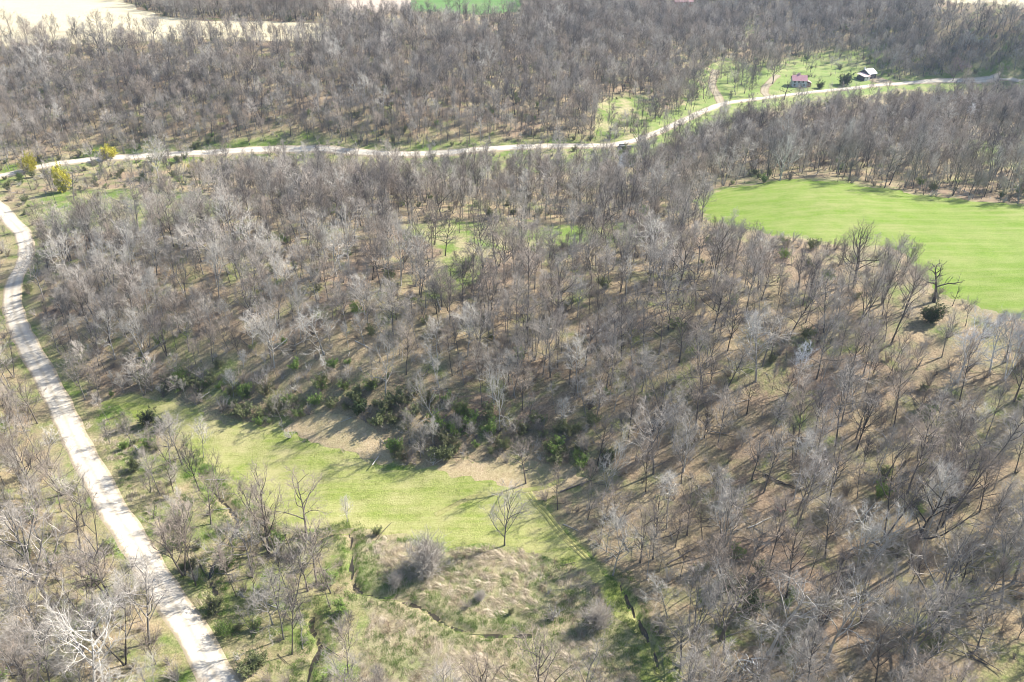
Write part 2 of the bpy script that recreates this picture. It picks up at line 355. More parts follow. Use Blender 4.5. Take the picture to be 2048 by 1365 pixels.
ribbon('driveway', line_world(DRIVE_2), 2.6, m_dirt, 'tan dirt track climbing from the valley road into the trees', 'track', .2)
ribbon('driveway', line_world(DRIVE_3), 5.5, m_dirt, 'dirt apron between the shed and the valley road', 'driveway', .2)
ribbon('track', line_world(TRACK), 2.5, m_dirt, 'dirt track climbing the far valley between bare trees', 'track', .3)
m_rut = field_mat('wheel_rut', [(.26, .25, .09), (.37, .34, .14), (.48, .43, .22)], ((.24, .27, .08), (.34, .36, .12)), .9)
for off in (0, 9): ribbon('track', line_world([(1052 + off, 985), (1090 + off, 1032), (1128 + off, 1076), (1172 + off, 1122)]), .35, m_rut, 'pale wheel rut along the woods side of the meadow' if off else 'pale wheel rut nearer the lone tree on the meadow', 'track', .12, (-1.3, -1, 0, 1, 1.3), (-.2, 0, 0, 0, -.2))
ribbon('track', line_world([(870, 1030), (930, 1000), (1000, 985), (1080, 978), (1130, 955)]), .6, m_rut, 'brownish worn track curving across the meadow to its corner', 'track', .12, (-1.3, -1, 0, 1, 1.3), (-.2, 0, 0, 0, -.2))
def water_mat():
    m, nt, b = new_mat('creek_water', .3); b.inputs['Base Color'].default_value = (.05, .042, .028, 1); b.inputs['Specular IOR Level'].default_value = .4
    bump(nt, b, noise(nt, 2.5, 3, .6, geo_pos(nt)), .25, .05); return m
m_water = water_mat()
for line, wd, lb in zip(creeks, CREEK_W, ('narrow creek winding between the gravel road and the meadow', 'thin dark creek cutting through the straw marsh', 'short dark creek reach beside the straw marsh', 'straight dark ditch along the foot of the lower woods')):
    ribbon('creek', line, wd * .8, m_water, lb, 'creek', 0, (-1, 0, 1), (0, 0, 0), .15, abs_z=-.75)

# ------------------------------------------------------------------ tree, shrub and grass builders
class Geo:
    def __init__(s): s.v = []; s.f = []
    def tube(s, pts, rad, k):
        n = len(pts); base = len(s.v); pr = None
        for i, (p, r) in enumerate(zip(pts, rad)):
            d = (pts[min(i + 1, n - 1)] - pts[max(i - 1, 0)]).normalized()
            if pr is None: pr = d.orthogonal().normalized()
            pr = (pr - d * pr.dot(d)); pr = pr.normalized() if pr.length > 1e-6 else d.orthogonal().normalized()
            q = d.cross(pr)
            if i == n - 1: s.v.append(tuple(p + d * r)); break
            for j in range(k):
                a = 2 * math.pi * j / k; s.v.append(tuple(p + pr * (math.cos(a) * r) + q * (math.sin(a) * r)))
        for i in range(n - 2):
            for j in range(k):
                a = base + i * k + j; b = base + i * k + (j + 1) % k
                s.f.append((a, b, b + k, a + k))
        tip = base + (n - 1) * k
        for j in range(k): s.f.append((base + (n - 2) * k + j, base + (n - 2) * k + (j + 1) % k, tip))
    def quad(s, c, u, v):
        b = len(s.v); s.v += [tuple(c - u - v), tuple(c + u - v), tuple(c + u + v), tuple(c - u + v)]; s.f.append((b, b + 1, b + 2, b + 3))
    def mesh(s, name, mat, smooth=True):
        me = bpy.data.meshes.new(name); me.from_pydata(s.v, [], s.f); me.update()
        if smooth: me.polygons.foreach_set('use_smooth', [True] * len(me.polygons))
        me.materials.append(mat); return me
def rv(rn): return Vector((rn.gauss(0, 1), rn.gauss(0, 1), rn.gauss(0, 1))).normalized()
def grow_line(rn, p, d, L, n, gnarl, up):
    pts = [p.copy()]; d = d.copy()
    for i in range(n):
        d = (d + rv(rn) * gnarl + Vector((0, 0, up))).normalized(); p = p + d * (L / n); pts.append(p.copy())
    return pts
def lerp_pts(pts, t):
    x = t * (len(pts) - 1); i = min(int(x), len(pts) - 2); return pts[i].lerp(pts[i + 1], x - i), (pts[i + 1] - pts[i]).normalized()
def side_dir(rn, d, ang, az=None):
    o = d.orthogonal().normalized(); o = Matrix.Rotation(rn.uniform(0, 2 * math.pi) if az is None else az, 3, d) @ o
    return (d * math.cos(ang) + o * math.sin(ang)).normalized()
TWIG = 1.0
def build_tree(seed, H, first=.3, limbs=9, spread=.42, ang=(45, 75), gnarl=.22, up=.10, trunk_r=.22, subs=7, subsub=5, twigs=4, stems=1, twig_len=1.05, lean=.05, tw=.012):
    rn = random.Random(seed); T, C = Geo(), Geo()
    for s_ in range(stems):
        d0 = Vector((0, 0, 1)) if stems == 1 else side_dir(rn, Vector((0, 0, 1)), R(rn.uniform(10, 26)), s_ * 6.283 / stems + rn.uniform(-.4, .4))
        d0 = (d0 + rv(rn) * lean).normalized()
        hh = H * (.9 if stems == 1 else rn.uniform(.72, .92)); tr = trunk_r * (.88 if stems == 1 else .66)
        tp = grow_line(rn, Vector((rn.uniform(-.1, .1), rn.uniform(-.1, .1), -.4)), d0, hh, 9, gnarl * .32, .05)
        n = len(tp); T.tube(tp, [tr * (1.35 if i == 0 else 1) * (1 - .86 * (i / (n - 1)) ** .9) + .01 for i in range(n)], 6)
        az = rn.uniform(0, 6.28); nl = max(4, limbs // (1 if stems == 1 else 2))
        for i in range(nl):
            t = first + (0.97 - first) * (i + rn.uniform(-.3, .3)) / max(nl - 1, 1); t = min(max(t, first * .85), .98)
            p, d = lerp_pts(tp, t); az += 2.4 + rn.uniform(-.5, .5)
            rel = (t - first) / (1 - first)
            L = H * spread * (1.0 - .55 * rel) * rn.uniform(.75, 1.2)
            dl = side_dir(rn, d, R(rn.uniform(*ang) * (1 - .35 * rel)), az)
            lp = grow_line(rn, p, dl, L, 6, gnarl, up); lr = max(tr * .46 * (1 - .5 * rel) * rn.uniform(.8, 1.15), .05)
            T.tube(lp, [lr * (1 - .8 * k / 6) + .012 for k in range(7)], 4)
            ns = max(3, int(subs * (L / (H * spread)) + .5))
            for j in range(ns):
                t2 = .22 + .78 * (j + rn.random()) / ns; p2, d2 = lerp_pts(lp, min(t2, .99))
                L2 = L * .5 * (1.15 - .6 * t2) * rn.uniform(.7, 1.25)
                s2 = grow_line(rn, p2, side_dir(rn, d2, R(rn.uniform(28, 62))), L2, 4, gnarl * 1.15, up * .9)
                r2 = max(lr * .5 * (1 - .45 * t2), .028); C.tube(s2, [r2 * (1 - .75 * k / 4) + .006 for k in range(5)], 3)
                for k in range(subsub):
                    t3 = .2 + .8 * (k + rn.random()) / subsub; p3, d3 = lerp_pts(s2, min(t3, .99))
                    L3 = max(L2 * .5 * rn.uniform(.6, 1.2), .7)
                    s3 = grow_line(rn, p3, side_dir(rn, d3, R(rn.uniform(25, 60))), L3, 2, gnarl * 1.2, up)
                    C.tube(s3, [tw * 1.7, tw * 1.3, tw * .5], 3)
                    for m in range(twigs):
                        p4, d4 = lerp_pts(s3, rn.uniform(.15, .98))
                        e = p4 + side_dir(rn, d4, R(rn.uniform(20, 60))) * twig_len * rn.uniform(.5, 1.15) + Vector((0, 0, .12))
                        C.tube([p4, e], [tw * .8, tw * .4], 3)
    return T, C
def build_shrub(seed, H, W, stems=14, subs=8, twigs=7, leaves=0, leaf=.10, tw=.012):
    rn = random.Random(seed); C, L = Geo(), Geo()
    for i in range(stems):
        az = rn.uniform(0, 6.283); a = R(rn.uniform(4, 58)); d = Vector((math.sin(a) * math.cos(az), math.sin(a) * math.sin(az), math.cos(a)))
        ln = rn.uniform(.6, 1) * (H * math.cos(a) ** 2 + W * .55 * math.sin(a) ** 2) * 1.1
        st = grow_line(rn, Vector((rn.uniform(-.3, .3) * W * .3, rn.uniform(-.3, .3) * W * .3, -.1)), d, ln, 5, .18, .04)
        C.tube(st, [.035 * (1 - .8 * k / 5) + .008 for k in range(6)], 4)
        for j in range(subs):
            p, dd = lerp_pts(st, .2 + .78 * (j + rn.random()) / subs)
            s2 = grow_line(rn, p, side_dir(rn, dd, R(rn.uniform(20, 60))), ln * rn.uniform(.2, .42), 2, .25, .08)
            C.tube(s2, [tw * 1.3, tw, tw * .5], 3)
            for m in range(twigs):
                p4, d4 = lerp_pts(s2, rn.uniform(.05, .98)); e = p4 + side_dir(rn, d4, R(rn.uniform(15, 70))) * rn.uniform(.25, .7) * H * .16
                C.tube([p4, e], [tw * .8, tw * .4], 3)
                for q in range(leaves):
                    c = p4.lerp(e, rn.random()) + rv(rn) * .12; u = rv(rn); v = u.orthogonal().normalized()
                    L.quad(c, u * leaf * rn.uniform(.5, 1), v * leaf * .55)
    return C, L

def bark_mat(name, c0, c1, twig=False):
    m, nt, b = new_mat(name, .85)
    oi = N(nt, 'ShaderNodeObjectInfo'); tc = N(nt, 'ShaderNodeTexCoord')
    nz = noise(nt, 3.0, 4, .7, mapped(nt, tc.outputs['Object'], (1, 1, .35)))
    c = mix(nt, ramp(nt, nz, [(.3, (0,) * 3), (.7, (1,) * 3)]), c0, c1)
    v = N(nt, 'ShaderNodeHueSaturation'); nt.links.new(c, v.inputs['Color'])
    nt.links.new(mth(nt, 'ADD', mth(nt, 'MULTIPLY', oi.outputs['Random'], .70), .62), v.inputs['Value'])
    nt.links.new(v.outputs[0], b.inputs['Base Color'])
    return m
def leaf_mat(name, c0, c1):
    m, nt, b = new_mat(name, .7)
    nz = noise(nt, .8, 3, .6, geo_pos(nt)); nt.links.new(mix(nt, ramp(nt, nz, [(.3, (0,) * 3), (.7, (1,) * 3)]), c0, c1), b.inputs['Base Color'])
    t = N(nt, 'ShaderNodeBsdfTranslucent'); t.inputs[0].default_value = (*[x * .8 for x in c1], 1)
    ms = N(nt, 'ShaderNodeMixShader'); ms.inputs[0].default_value = .3
    nt.links.new(b.outputs[0], ms.inputs[1]); nt.links.new(t.outputs[0], ms.inputs[2]); nt.links.new(ms.outputs[0], nt.nodes['Material Output'].inputs[0]); return m
def bark(n, b0, b1, t0, t1): return bark_mat(n + '_bark', b0, b1), bark_mat(n + '_twig', t0, t1)
BARK = {'grey': bark('grey', (.125, .115, .105), (.24, .225, .21), (.325, .29, .25), (.475, .43, .38)),
        'brown': bark('brown', (.09, .077, .068), (.18, .155, .137), (.255, .21, .172), (.39, .33, .275)),
        'pale': bark('pale', (.28, .265, .24), (.45, .43, .40), (.40, .37, .325), (.55, .515, .46)),
        'dark': bark('dark', (.042, .037, .034), (.095, .085, .078), (.135, .118, .11), (.22, .195, .183)),
        'white': bark('white', (.58, .57, .55), (.76, .75, .73), (.58, .575, .57), (.74, .735, .73)),
        'yellow': bark('willow', (.20, .18, .12), (.30, .27, .17), (.44, .40, .10), (.60, .55, .18)),
        'red': bark('maple', (.16, .13, .12), (.26, .22, .20), (.36, .23, .23), (.48, .34, .34))}
M_GREEN = leaf_mat('fresh_leaf', (.15, .25, .05), (.28, .39, .10)); M_OLIVE = leaf_mat('olive_leaf', (.15, .18, .07), (.25, .275, .125))
M_EVER = leaf_mat('evergreen_leaf', (.035, .065, .028), (.09, .13, .05)); M_YEL = leaf_mat('catkin_leaf', (.52, .48, .06), (.70, .64, .12))

FORMS = {}
def form(key, desc, nominal, **k): FORMS[key] = (build_tree(**k), desc, nominal)
form('oak1', 'spreading', 15, seed=11, H=15, first=.26, limbs=12, spread=.56, ang=(34, 62), gnarl=.20, up=.07, trunk_r=.24, subs=8, subsub=6, twigs=4)
form('oak2', 'crooked', 15, seed=23, H=15, first=.30, limbs=11, spread=.52, ang=(32, 64), gnarl=.30, up=.06, trunk_r=.23, subs=8, subsub=6, twigs=4, lean=.14)
form('oak3', 'round-crowned', 15, seed=37, H=15, first=.32, limbs=13, spread=.46, ang=(30, 56), gnarl=.18, up=.07, trunk_r=.20, subs=8, subsub=6, twigs=4)
form('fork1', 'forked', 15, seed=41, H=15, first=.34, limbs=12, spread=.44, ang=(24, 48), gnarl=.18, up=.06, trunk_r=.23, subs=7, subsub=6, twigs=4, stems=2)
form('fork2', 'many-stemmed', 15, seed=59, H=15, first=.34, limbs=12, spread=.40, ang=(20, 44), gnarl=.16, up=.06, trunk_r=.21, subs=7, subsub=6, twigs=4, stems=3)
form('pole1', 'slender', 16, seed=61, H=16, first=.46, limbs=12, spread=.30, ang=(22, 46), gnarl=.15, up=.10, trunk_r=.15, subs=7, subsub=5, twigs=5, lean=.07)
form('pole2', 'straight', 16, seed=73, H=16, first=.54, limbs=11, spread=.27, ang=(20, 42), gnarl=.13, up=.12, trunk_r=.14, subs=7, subsub=5, twigs=5, lean=.09)
form('pole3', 'narrow', 16, seed=89, H=16, first=.40, limbs=13, spread=.34, ang=(26, 50), gnarl=.18, up=.08, trunk_r=.16, subs=7, subsub=5, twigs=5, lean=.07)
form('oak4', 'lopsided', 15, seed=131, H=15, first=.36, limbs=10, spread=.50, ang=(34, 66), gnarl=.26, up=.05, trunk_r=.25, subs=8, subsub=6, twigs=4, lean=.2)
form('oak5', 'open-crowned', 15, seed=151, H=15, first=.42, limbs=9, spread=.50, ang=(26, 52), gnarl=.22, up=.08, trunk_r=.19, subs=7, subsub=6, twigs=4, lean=.08)
form('oak6', 'flat-topped', 13, seed=171, H=13, first=.46, limbs=12, spread=.54, ang=(48, 74), gnarl=.26, up=.12, trunk_r=.22, subs=8, subsub=6, twigs=4)
form('pole4', 'bent', 16, seed=191, H=16, first=.62, limbs=9, spread=.28, ang=(30, 56), gnarl=.26, up=.07, trunk_r=.14, subs=6, subsub=6, twigs=4, lean=.22)
form('vase', 'vase-shaped', 13, seed=97, H=13, first=.22, limbs=13, spread=.60, ang=(24, 44), gnarl=.13, up=.03, trunk_r=.20, subs=8, subsub=6, twigs=4)
form('great', 'broad', 15, seed=103, H=15, first=.20, limbs=14, spread=.72, ang=(45, 72), gnarl=.24, up=.10, trunk_r=.44, subs=9, subsub=6, twigs=4)
form('snag', 'stubby', 9, seed=107, H=9, first=.45, limbs=8, spread=.42, ang=(45, 75), gnarl=.42, up=.10, trunk_r=.36, subs=5, subsub=3, twigs=3, twig_len=.5)
form('small', 'small', 7, seed=113, H=7, first=.22, limbs=10, spread=.48, ang=(26, 52), gnarl=.18, trunk_r=.08, subs=6, subsub=5, twigs=5, twig_len=.7, tw=.010)
MESH = {}
for k, ((T, C), desc, nom) in FORMS.items():
    MESH[k] = (T.mesh('trunk', BARK['grey'][0]), C.mesh('crown', BARK['grey'][1], False))
SHR = {}
for k, a in dict(brush1=dict(seed=3, H=3.0, W=3.4), brush2=dict(seed=5, H=2.4, W=3.0, stems=11), ball=dict(seed=9, H=7.0, W=8.0, stems=120, subs=11, twigs=8, tw=.017),
                 green1=dict(seed=13, H=3.0, W=3.6, leaves=3, leaf=.085), green2=dict(seed=17, H=2.4, W=3.2, leaves=3, leaf=.08),
                 ever=dict(seed=19, H=3.6, W=4.2, stems=26, subs=9, leaves=4, leaf=.10)).items():
    c, l = build_shrub(**a); SHR[k] = (c.mesh('stems', BARK['brown'][1], False), l.mesh('foliage', M_GREEN, False) if l.f else None)

def link(o): S.collection.objects.link(o); return o
def part(name, me, parent, mats):
    o = link(bpy.data.objects.new(name, me)); o.parent = parent
    for i, m in enumerate(mats): o.material_slots[i].link = 'OBJECT'; o.material_slots[i].material = m
    return o
def tag(o, label, cat, group=None):
    o['label'] = label; o['category'] = cat
    if group: o['group'] = group
    return o
def root(name, loc, rz=0, sc=1):
    e = link(bpy.data.objects.new(name, None)); e.empty_display_size = .5; e.location = loc; e.rotation_euler = (0, 0, rz)
    e.scale = (sc, sc, sc) if isinstance(sc, (int, float)) else sc; return e
def put_tree(name, formk, bark, loc, h, rz, label, cat='tree', group=None, wide=1.0, tilt=None):
    s = h / FORMS[formk][2]; e = root(name, loc, rz, (s * wide, s * wide, s))
    if tilt: e.rotation_euler = (tilt[0], tilt[1], rz)
    part('trunk', MESH[formk][0], e, [BARK[bark][0]]); part('crown', MESH[formk][1], e, [BARK[bark][1]])
    return tag(e, label, cat, group)
def put_shrub(name, key, loc, sc, rz, leafm, label, group=None, stemm=None):
    e = root(name, loc, rz, sc); part('stems', SHR[key][0], e, [stemm or BARK['brown'][1]])
    if SHR[key][1]: part('foliage', SHR[key][1], e, [leafm or M_GREEN])
    return tag(e, label, 'shrub', group)

# prototypes for the masses: joined trunk + crown, held in a collection outside the scene
PROTO_T = bpy.data.collections.new('woodland_prototypes'); PROTO_S = bpy.data.collections.new('brush_prototypes')
def joined(name, geos, mats, coll):
    v, f, mi = [], [], []
    for i, g in enumerate(geos):
        b = len(v); v += g.v; f += [tuple(x + b for x in q) for q in g.f]; mi += [i] * len(g.f)
    me = bpy.data.meshes.new(name); me.from_pydata(v, [], f); me.polygons.foreach_set('material_index', mi); me.update()
    for m in mats: me.materials.append(m)
    o = bpy.data.objects.new(name, me); coll.objects.link(o); return o
def proto_variants(keys, barks, coll):
    r = []
    for k in keys:
        base = None
        for bk in barks:
            nm = '%03d_%s_%s' % (len(coll.objects), k, bk)
            if base is None: base = joined(nm, FORMS[k][0], BARK[bk], coll); o = base
            else:
                o = bpy.data.objects.new(nm, base.data); coll.objects.link(o)
                for i in (0, 1): o.material_slots[i].link = 'OBJECT'; o.material_slots[i].material = BARK[bk][i]
            r.append((k, bk))
    return r
BK3 = ('grey', 'brown', 'pale')
VAR_T = proto_variants(['oak1', 'oak2', 'oak3', 'oak4', 'oak5', 'oak6', 'fork1', 'fork2', 'pole1', 'pole2', 'pole3', 'pole4', 'small'], BK3 + ('dark',), PROTO_T)
def mass(name, coll, pts, idx, scl, rot, label, cat):
    me = bpy.data.meshes.new(name); me.from_pydata(pts.tolist(), [], [])
    n_ = len(pts); scl = np.asarray(scl, float); wd_ = rng.uniform(.8, 1.2, n_)
    a = me.attributes.new('pick', 'INT', 'POINT'); a.data.foreach_set('value', np.asarray(idx, np.int32))
    a = me.attributes.new('size', 'FLOAT_VECTOR', 'POINT'); a.data.foreach_set('vector', np.c_[scl * wd_, scl * wd_, scl].astype(np.float32).ravel())
    a = me.attributes.new('turn', 'FLOAT_VECTOR', 'POINT'); a.data.foreach_set('vector', np.c_[rng.normal(0, .055, n_), rng.normal(0, .055, n_), rot].astype(np.float32).ravel())
    o = link(bpy.data.objects.new(name, me)); o['kind'] = 'stuff'; o['label'] = label; o['category'] = cat
    ng = bpy.data.node_groups.new(name, 'GeometryNodeTree')
    ng.interface.new_socket('Geometry', in_out='INPUT', socket_type='NodeSocketGeometry'); ng.interface.new_socket('Geometry', in_out='OUTPUT', socket_type='NodeSocketGeometry')
    gi, go = ng.nodes.new('NodeGroupInput'), ng.nodes.new('NodeGroupOutput')
    ip = ng.nodes.new('GeometryNodeInstanceOnPoints'); ci = ng.nodes.new('GeometryNodeCollectionInfo'); ci.inputs[0].default_value = coll
    ci.inputs['Separate Children'].default_value = True; ci.inputs['Reset Children'].default_value = True
    def na(nm, ty): n = ng.nodes.new('GeometryNodeInputNamedAttribute'); n.data_type = ty; n.inputs[0].default_value = nm; return n.outputs['Attribute']
    L = ng.links.new
    L(gi.outputs[0], ip.inputs['Points']); L(ci.outputs[0], ip.inputs['Instance']); ip.inputs['Pick Instance'].default_value = True
    L(na('pick', 'INT'), ip.inputs['Instance Index']); L(na('turn', 'FLOAT_VECTOR'), ip.inputs['Rotation']); L(na('size', 'FLOAT_VECTOR'), ip.inputs['Scale'])
    L(ip.outputs[0], go.inputs[0])
    md = o.modifiers.new('scatter', 'NODES'); md.node_group = ng
    return o
# ------------------------------------------------------------------ single trees and shrubs that stand out in the photo
TAKEN = []
def hero(px, py, formk, bark, h, label, wide=1.0, rz=None, name='bare_tree', cat='tree', group=None, tilt=None):
    x, y, z = at(px, py); TAKEN.append((x, y, h * .28))
    return put_tree(name, formk, bark, (x, y, z - .05), h, random.uniform(0, 6.28) if rz is None else rz, label, cat, group, wide, tilt)
hero(1009, 1092, 'vase', 'grey', 14, 'lone vase-shaped bare tree standing by itself on the open meadow', .95, 1.0)
hero(1708, 566, 'great', 'brown', 15, 'broad brown oak with wide limbs at the corner of the hayfield', 1.0, .6)
hero(1806, 552, 'oak3', 'dark', 10, 'dark round-crowned tree just beside the broad hayfield oak', 1.0)
hero(1868, 604, 'snag', 'dark', 12, 'gnarled dark stubby tree against the hayfield edge', 1.1)
hero(1905, 612, 'snag', 'dark', 6, 'dead dark snag beside the gnarled tree at the hayfield', .5)
hero(1425, 590, 'fork1', 'brown', 20, 'tall forked tree with purplish crown near the hayfield corner', .9)
hero(1560, 362, 'great', 'pale', 15, 'pale spreading tree at the back edge of the hayfield', .75)
hero(1905, 392, 'fork2', 'brown', 16, 'fan-shaped many-stemmed tree on the back edge of the hayfield', 1.1)
hero(1915, 765, 'fork1', 'white', 17, 'white-barked forked sycamore below the hayfield', 1.0, .4)
hero(1975, 755, 'oak2', 'white', 16, 'white-barked crooked sycamore with widely spread bright limbs', 1.0, 2.0)
hero(2010, 760, 'fork2', 'white', 16, 'white-barked many-stemmed sycamore in the white clump', .9, 3.0)
hero(1500, 690, 'small', 'white', 9, 'small white-barked tree among brown trees on the upper slope', .8)
hero(1595, 780, 'pole3', 'white', 13, 'slender whitish tree leaning over the dark hollow on the slope', .9)
hero(1936, 262, 'pole1', 'white', 13, 'white birch-like tree in the grey wood beyond the hayfield', .9)
hero(1862, 1240, 'great', 'grey', 20, 'massive low-forking oak casting heavy shadow in the lower woods', .8, 2.2)
hero(1640, 1260, 'fork1', 'dark', 15, 'dark forked tree with leaning trunk in the lower woods', .8)
hero(1722, 1245, 'fork2', 'grey', 17, 'grey three-stemmed tree in the lower woods', .8)
hero(1770, 1075, 'fork1', 'dark', 22, 'very tall dark forked tree leaning above the lower woods', .85, 1.2)
hero(1895, 1235, 'pole3', 'dark', 18, 'tall dark pole tree right behind the massive low oak', .9)
hero(538, 1106, 'fork2', 'brown', 23, 'tall fan of bare stems beside the creek under the meadow', 1.0, .3)
hero(550, 1112, 'pole3', 'brown', 15, 'straight bare stem rising within the tall fan beside the creek', .9)
hero(368, 1152, 'fork2', 'brown', 22, 'leaning clump of tall stems shading the gravel road', .9, 1.9, tilt=(0, R(-9)))
hero(392, 1172, 'pole1', 'brown', 17, 'thin tree leaning away from the road clump by the creek', .9)
hero(398, 982, 'oak3', 'dark', 15, 'dark tree at the head of the creek beside the meadow', .8)
hero(438, 992, 'fork1', 'brown', 13, 'forked brown tree between the creek head and the meadow', .8)
hero(590, 1125, 'oak2', 'dark', 11, 'dark crooked tree on the creek bank', .7)
hero(695, 1045, 'small', 'pale', 7, 'small pale sapling on the meadow edge by the creek bend', .8)
hero(195, 1105, 'fork1', 'dark', 15, 'dark forked tree on the outer verge of the gravel road', .8)
hero(200, 802, 'oak3', 'brown', 13, 'brown round-crowned tree where the meadow narrows toward the road', .9)
hero(250, 1330, 'fork1', 'dark', 17, 'dark forked tree on the outer road verge with shadowed trunk', .9)
hero(95, 1200, 'great', 'grey', 21, 'large leaning grey oak in the wood outside the road', .8, .4)
hero(1250, 455, 'fork2', 'dark', 19, 'dark vase of stems on the hilltop glade', .9)
hero(1310, 450, 'oak3', 'grey', 17, 'rounded grey tree on the hilltop glade beside the dark vase', .9)
hero(1120, 488, 'pole2', 'dark', 16, 'dark straight tree on the grassy hilltop glade', .8)
hero(890, 512, 'oak2', 'dark', 14, 'crooked dark oak throwing long shadows over the glade', 1.0)
hero(870, 490, 'fork1', 'dark', 13, 'dark forked tree at the back of the glade', 1.0)
hero(944, 585, 'oak3', 'dark', 15, 'dense dark tree at the lower tip of the glade', .9)
hero(1000, 860, 'oak2', 'pale', 18, 'bleached crooked tree rising from the green brush above the meadow', .6)
hero(770, 800, 'oak2', 'pale', 18, 'pale arching tree on the steep slope above the meadow', .8)
hero(880, 860, 'oak2', 'pale', 17, 'pale leaning tree over the green brush above the meadow', .8, tilt=(0, R(14)))
hero(300, 740, 'oak2', 'pale', 17, 'pale gnarled tree above the narrow end of the meadow', .9)
hero(230, 720, 'oak2', 'pale', 15, 'pale gnarled tree above the gravel road bend', .9)
hero(1205, 1000, 'fork1', 'pale', 16, 'pale leaning tree at the lower wood corner', .7, tilt=(0, R(-16)))
hero(1225, 1150, 'oak2', 'pale', 15, 'pale twisted tree over the head of the ditch', .9)
hero(1335, 1235, 'oak2', 'pale', 14, 'pale arching tree leaning over the straight ditch', .6, tilt=(0, R(-22)))
hero(1545, 168, 'great', 'brown', 17, 'broad brown tree beside the farmhouse driveway', .8)
hero(1568, 200, 'snag', 'dark', 12, 'dark gnarled tree on the road verge in front of the farmhouse', .9)
hero(1905, 163, 'oak1', 'red', 14, 'reddish budding tree beside the valley road below the shaded slope', 1.3)
hero(1275, 292, 'great', 'dark', 11, 'broad dark tree on the verge of the valley road', .9)
hero(1737, 192, 'pole1', 'brown', 11, 'thin tree at the driveway mouth below the shed', .7)
# yellow willows in the valley
for px, py, h, lb, wd in ((128, 385, 11, 'tall yellow budding willow just below the valley road', .55), (62, 343, 7, 'yellow budding willow on the bank behind the road junction', 1.0), (216, 319, 6, 'yellow budding willow on the verge of the valley road', 1.2),
                      (388, 345, 4.5, 'small yellow willow in the grey valley brush', .9), (426, 345, 4.5, 'round yellow willow in the grey valley brush', 1.0), (556, 330, 4.5, 'low yellow willow among dark brush below the valley road', 1.1)):
    x, y, z = at(px, py); TAKEN.append((x, y, 3)); e = put_shrub('willow_shrub', 'ever', (x, y, z), (h / 3.6 * wd, h / 3.6 * wd, h / 3.6), px, M_YEL, lb, None, BARK['yellow'][1])
# dense ball and evergreen shrubs
x, y, z = at(856, 1142); TAKEN.append((x, y, 4)); put_shrub('round_shrub', 'ball', (x, y, z), 1.2, .3, None, 'dense round grey shrub beside the dark creek in the marsh', None, BARK['grey'][1])
for px, py, s, lb in ((792, 1172, .45, 'low dark shrub in the shade of the dense round shrub'), (1195, 1255, .75, 'grey round shrub at the end of the marsh creek'), (960, 1200, .32, 'small grey shrub in the middle of the straw marsh')):
    x, y, z = at(px, py); put_shrub('round_shrub', 'ball', (x, y, z), s, px, None, lb, None, BARK['grey'][1])
for px, py, s, lb in ((1862, 645, 1.2, 'dark evergreen thicket at the foot of the gnarled hayfield tree'), (1690, 172, 2.2, 'dark green evergreen beside the shed'), (1640, 178, 1.2, 'dark evergreen bush between farmhouse and shed'),
                      (300, 850, 1.2, 'dark low evergreen bush where the meadow narrows'), (322, 862, .9, 'small dark evergreen bush beside the larger one at the meadow end'), (1215, 925, 1.0, 'dark green bush in the hollow at the meadow corner'),
                      (1600, 178, .5, 'tiny clipped dark bush in the farmhouse yard'), (1500, 1225, 1.2, 'dark evergreen bush in the lower woods'), (1450, 1180, 1.1, 'dark bush near the brush pile'), (720, 828, 1.1, 'dark green bush on the toe of the steep slope')):
    x, y, z = at(px, py); TAKEN.append((x, y, 2.5 * s)); put_shrub('evergreen_shrub', 'ever', (x, y, z), s, px * .37, M_EVER, lb)

# ------------------------------------------------------------------ the woods: candidates on a jittered grid, thinned by land cover
def scatter(step, x0=-620, x1=620, y0=30, y1=1080):
    X, Y = np.meshgrid(np.arange(x0, x1, step), np.arange(y0, y1, step)); X = X.ravel() + rng.uniform(-.5, .5, X.size) * step; Y = Y.ravel() + rng.uniform(-.5, .5, Y.size) * step
    k = np.abs(X) < Y * .82 + 60; X, Y = X[k], Y[k]
    Z = height(X, Y); px, py, dep = project(X, Y, Z)
    k = (px > -330) & (px < 2380) & (py > -75) & (py < 1500); return X[k], Y[k], Z[k], px[k], py[k], dep[k]
def open_land(px, py):
    return in_any(px, py, [HAYFIELD, MEADOW, MARSH, FAR_PALE, FAR_GREEN, FAR_TAN, FAR_RIGHT])
def patchy(X, Y, s): return .5 + .25 * np.sin(X / s + 2 * np.sin(Y / s * .7)) + .25 * np.sin(Y / s * 1.3 + 1.5 * np.sin(X / s * .9 + 1))
lines_r = [(road_a, 5.2), (road_b, 4.6), (line_world(DRIVE_1), 4), (line_world(DRIVE_2), 4), (line_world(DRIVE_3), 9), (line_world(TRACK), 3)]
X, Y, Z, px, py, dep = scatter(3.75)
den = np.full(len(X), .82)
den *= .62 + .5 * patchy(X, Y, 17)
den[inside(px, py, VALLEY)] = .11; den[inside(px, py, [(200,840),(330,870),(480,1010),(640,1080),(700,1250),(640,1400),(480,1400),(330,1160),(230,1000)])] = .60
TOE = [(180,740),(420,735),(600,750),(850,790),(1050,840),(1180,860),(1230,930),(1000,950),(850,940),(700,915),(480,860),(330,810)]; den[inside(px, py, TOE)] *= .45
den[inside(px, py, [(-300,700),(60,740),(300,1180),(420,1400),(-300,1400)])] *= 1.45
den[inside(px, py, [(1200,950),(2100,800),(2300,1450),(1330,1450)])] *= .66
den[in_any(px, py, GLADES)] = .07
den[inside(px, py, LAWN)] = .3
den[inside(px, py, [(1330,100),(1760,60),(1800,180),(1400,240)])] *= .65
den[inside(px, py, [(60,470),(130,460),(140,800),(260,780),(300,820),(160,860),(60,640)])] *= .9
den[open_land(px, py)] = 0
SAPL = inside(px, py, FAR_PALE) & (py > 62); den[SAPL] = .35
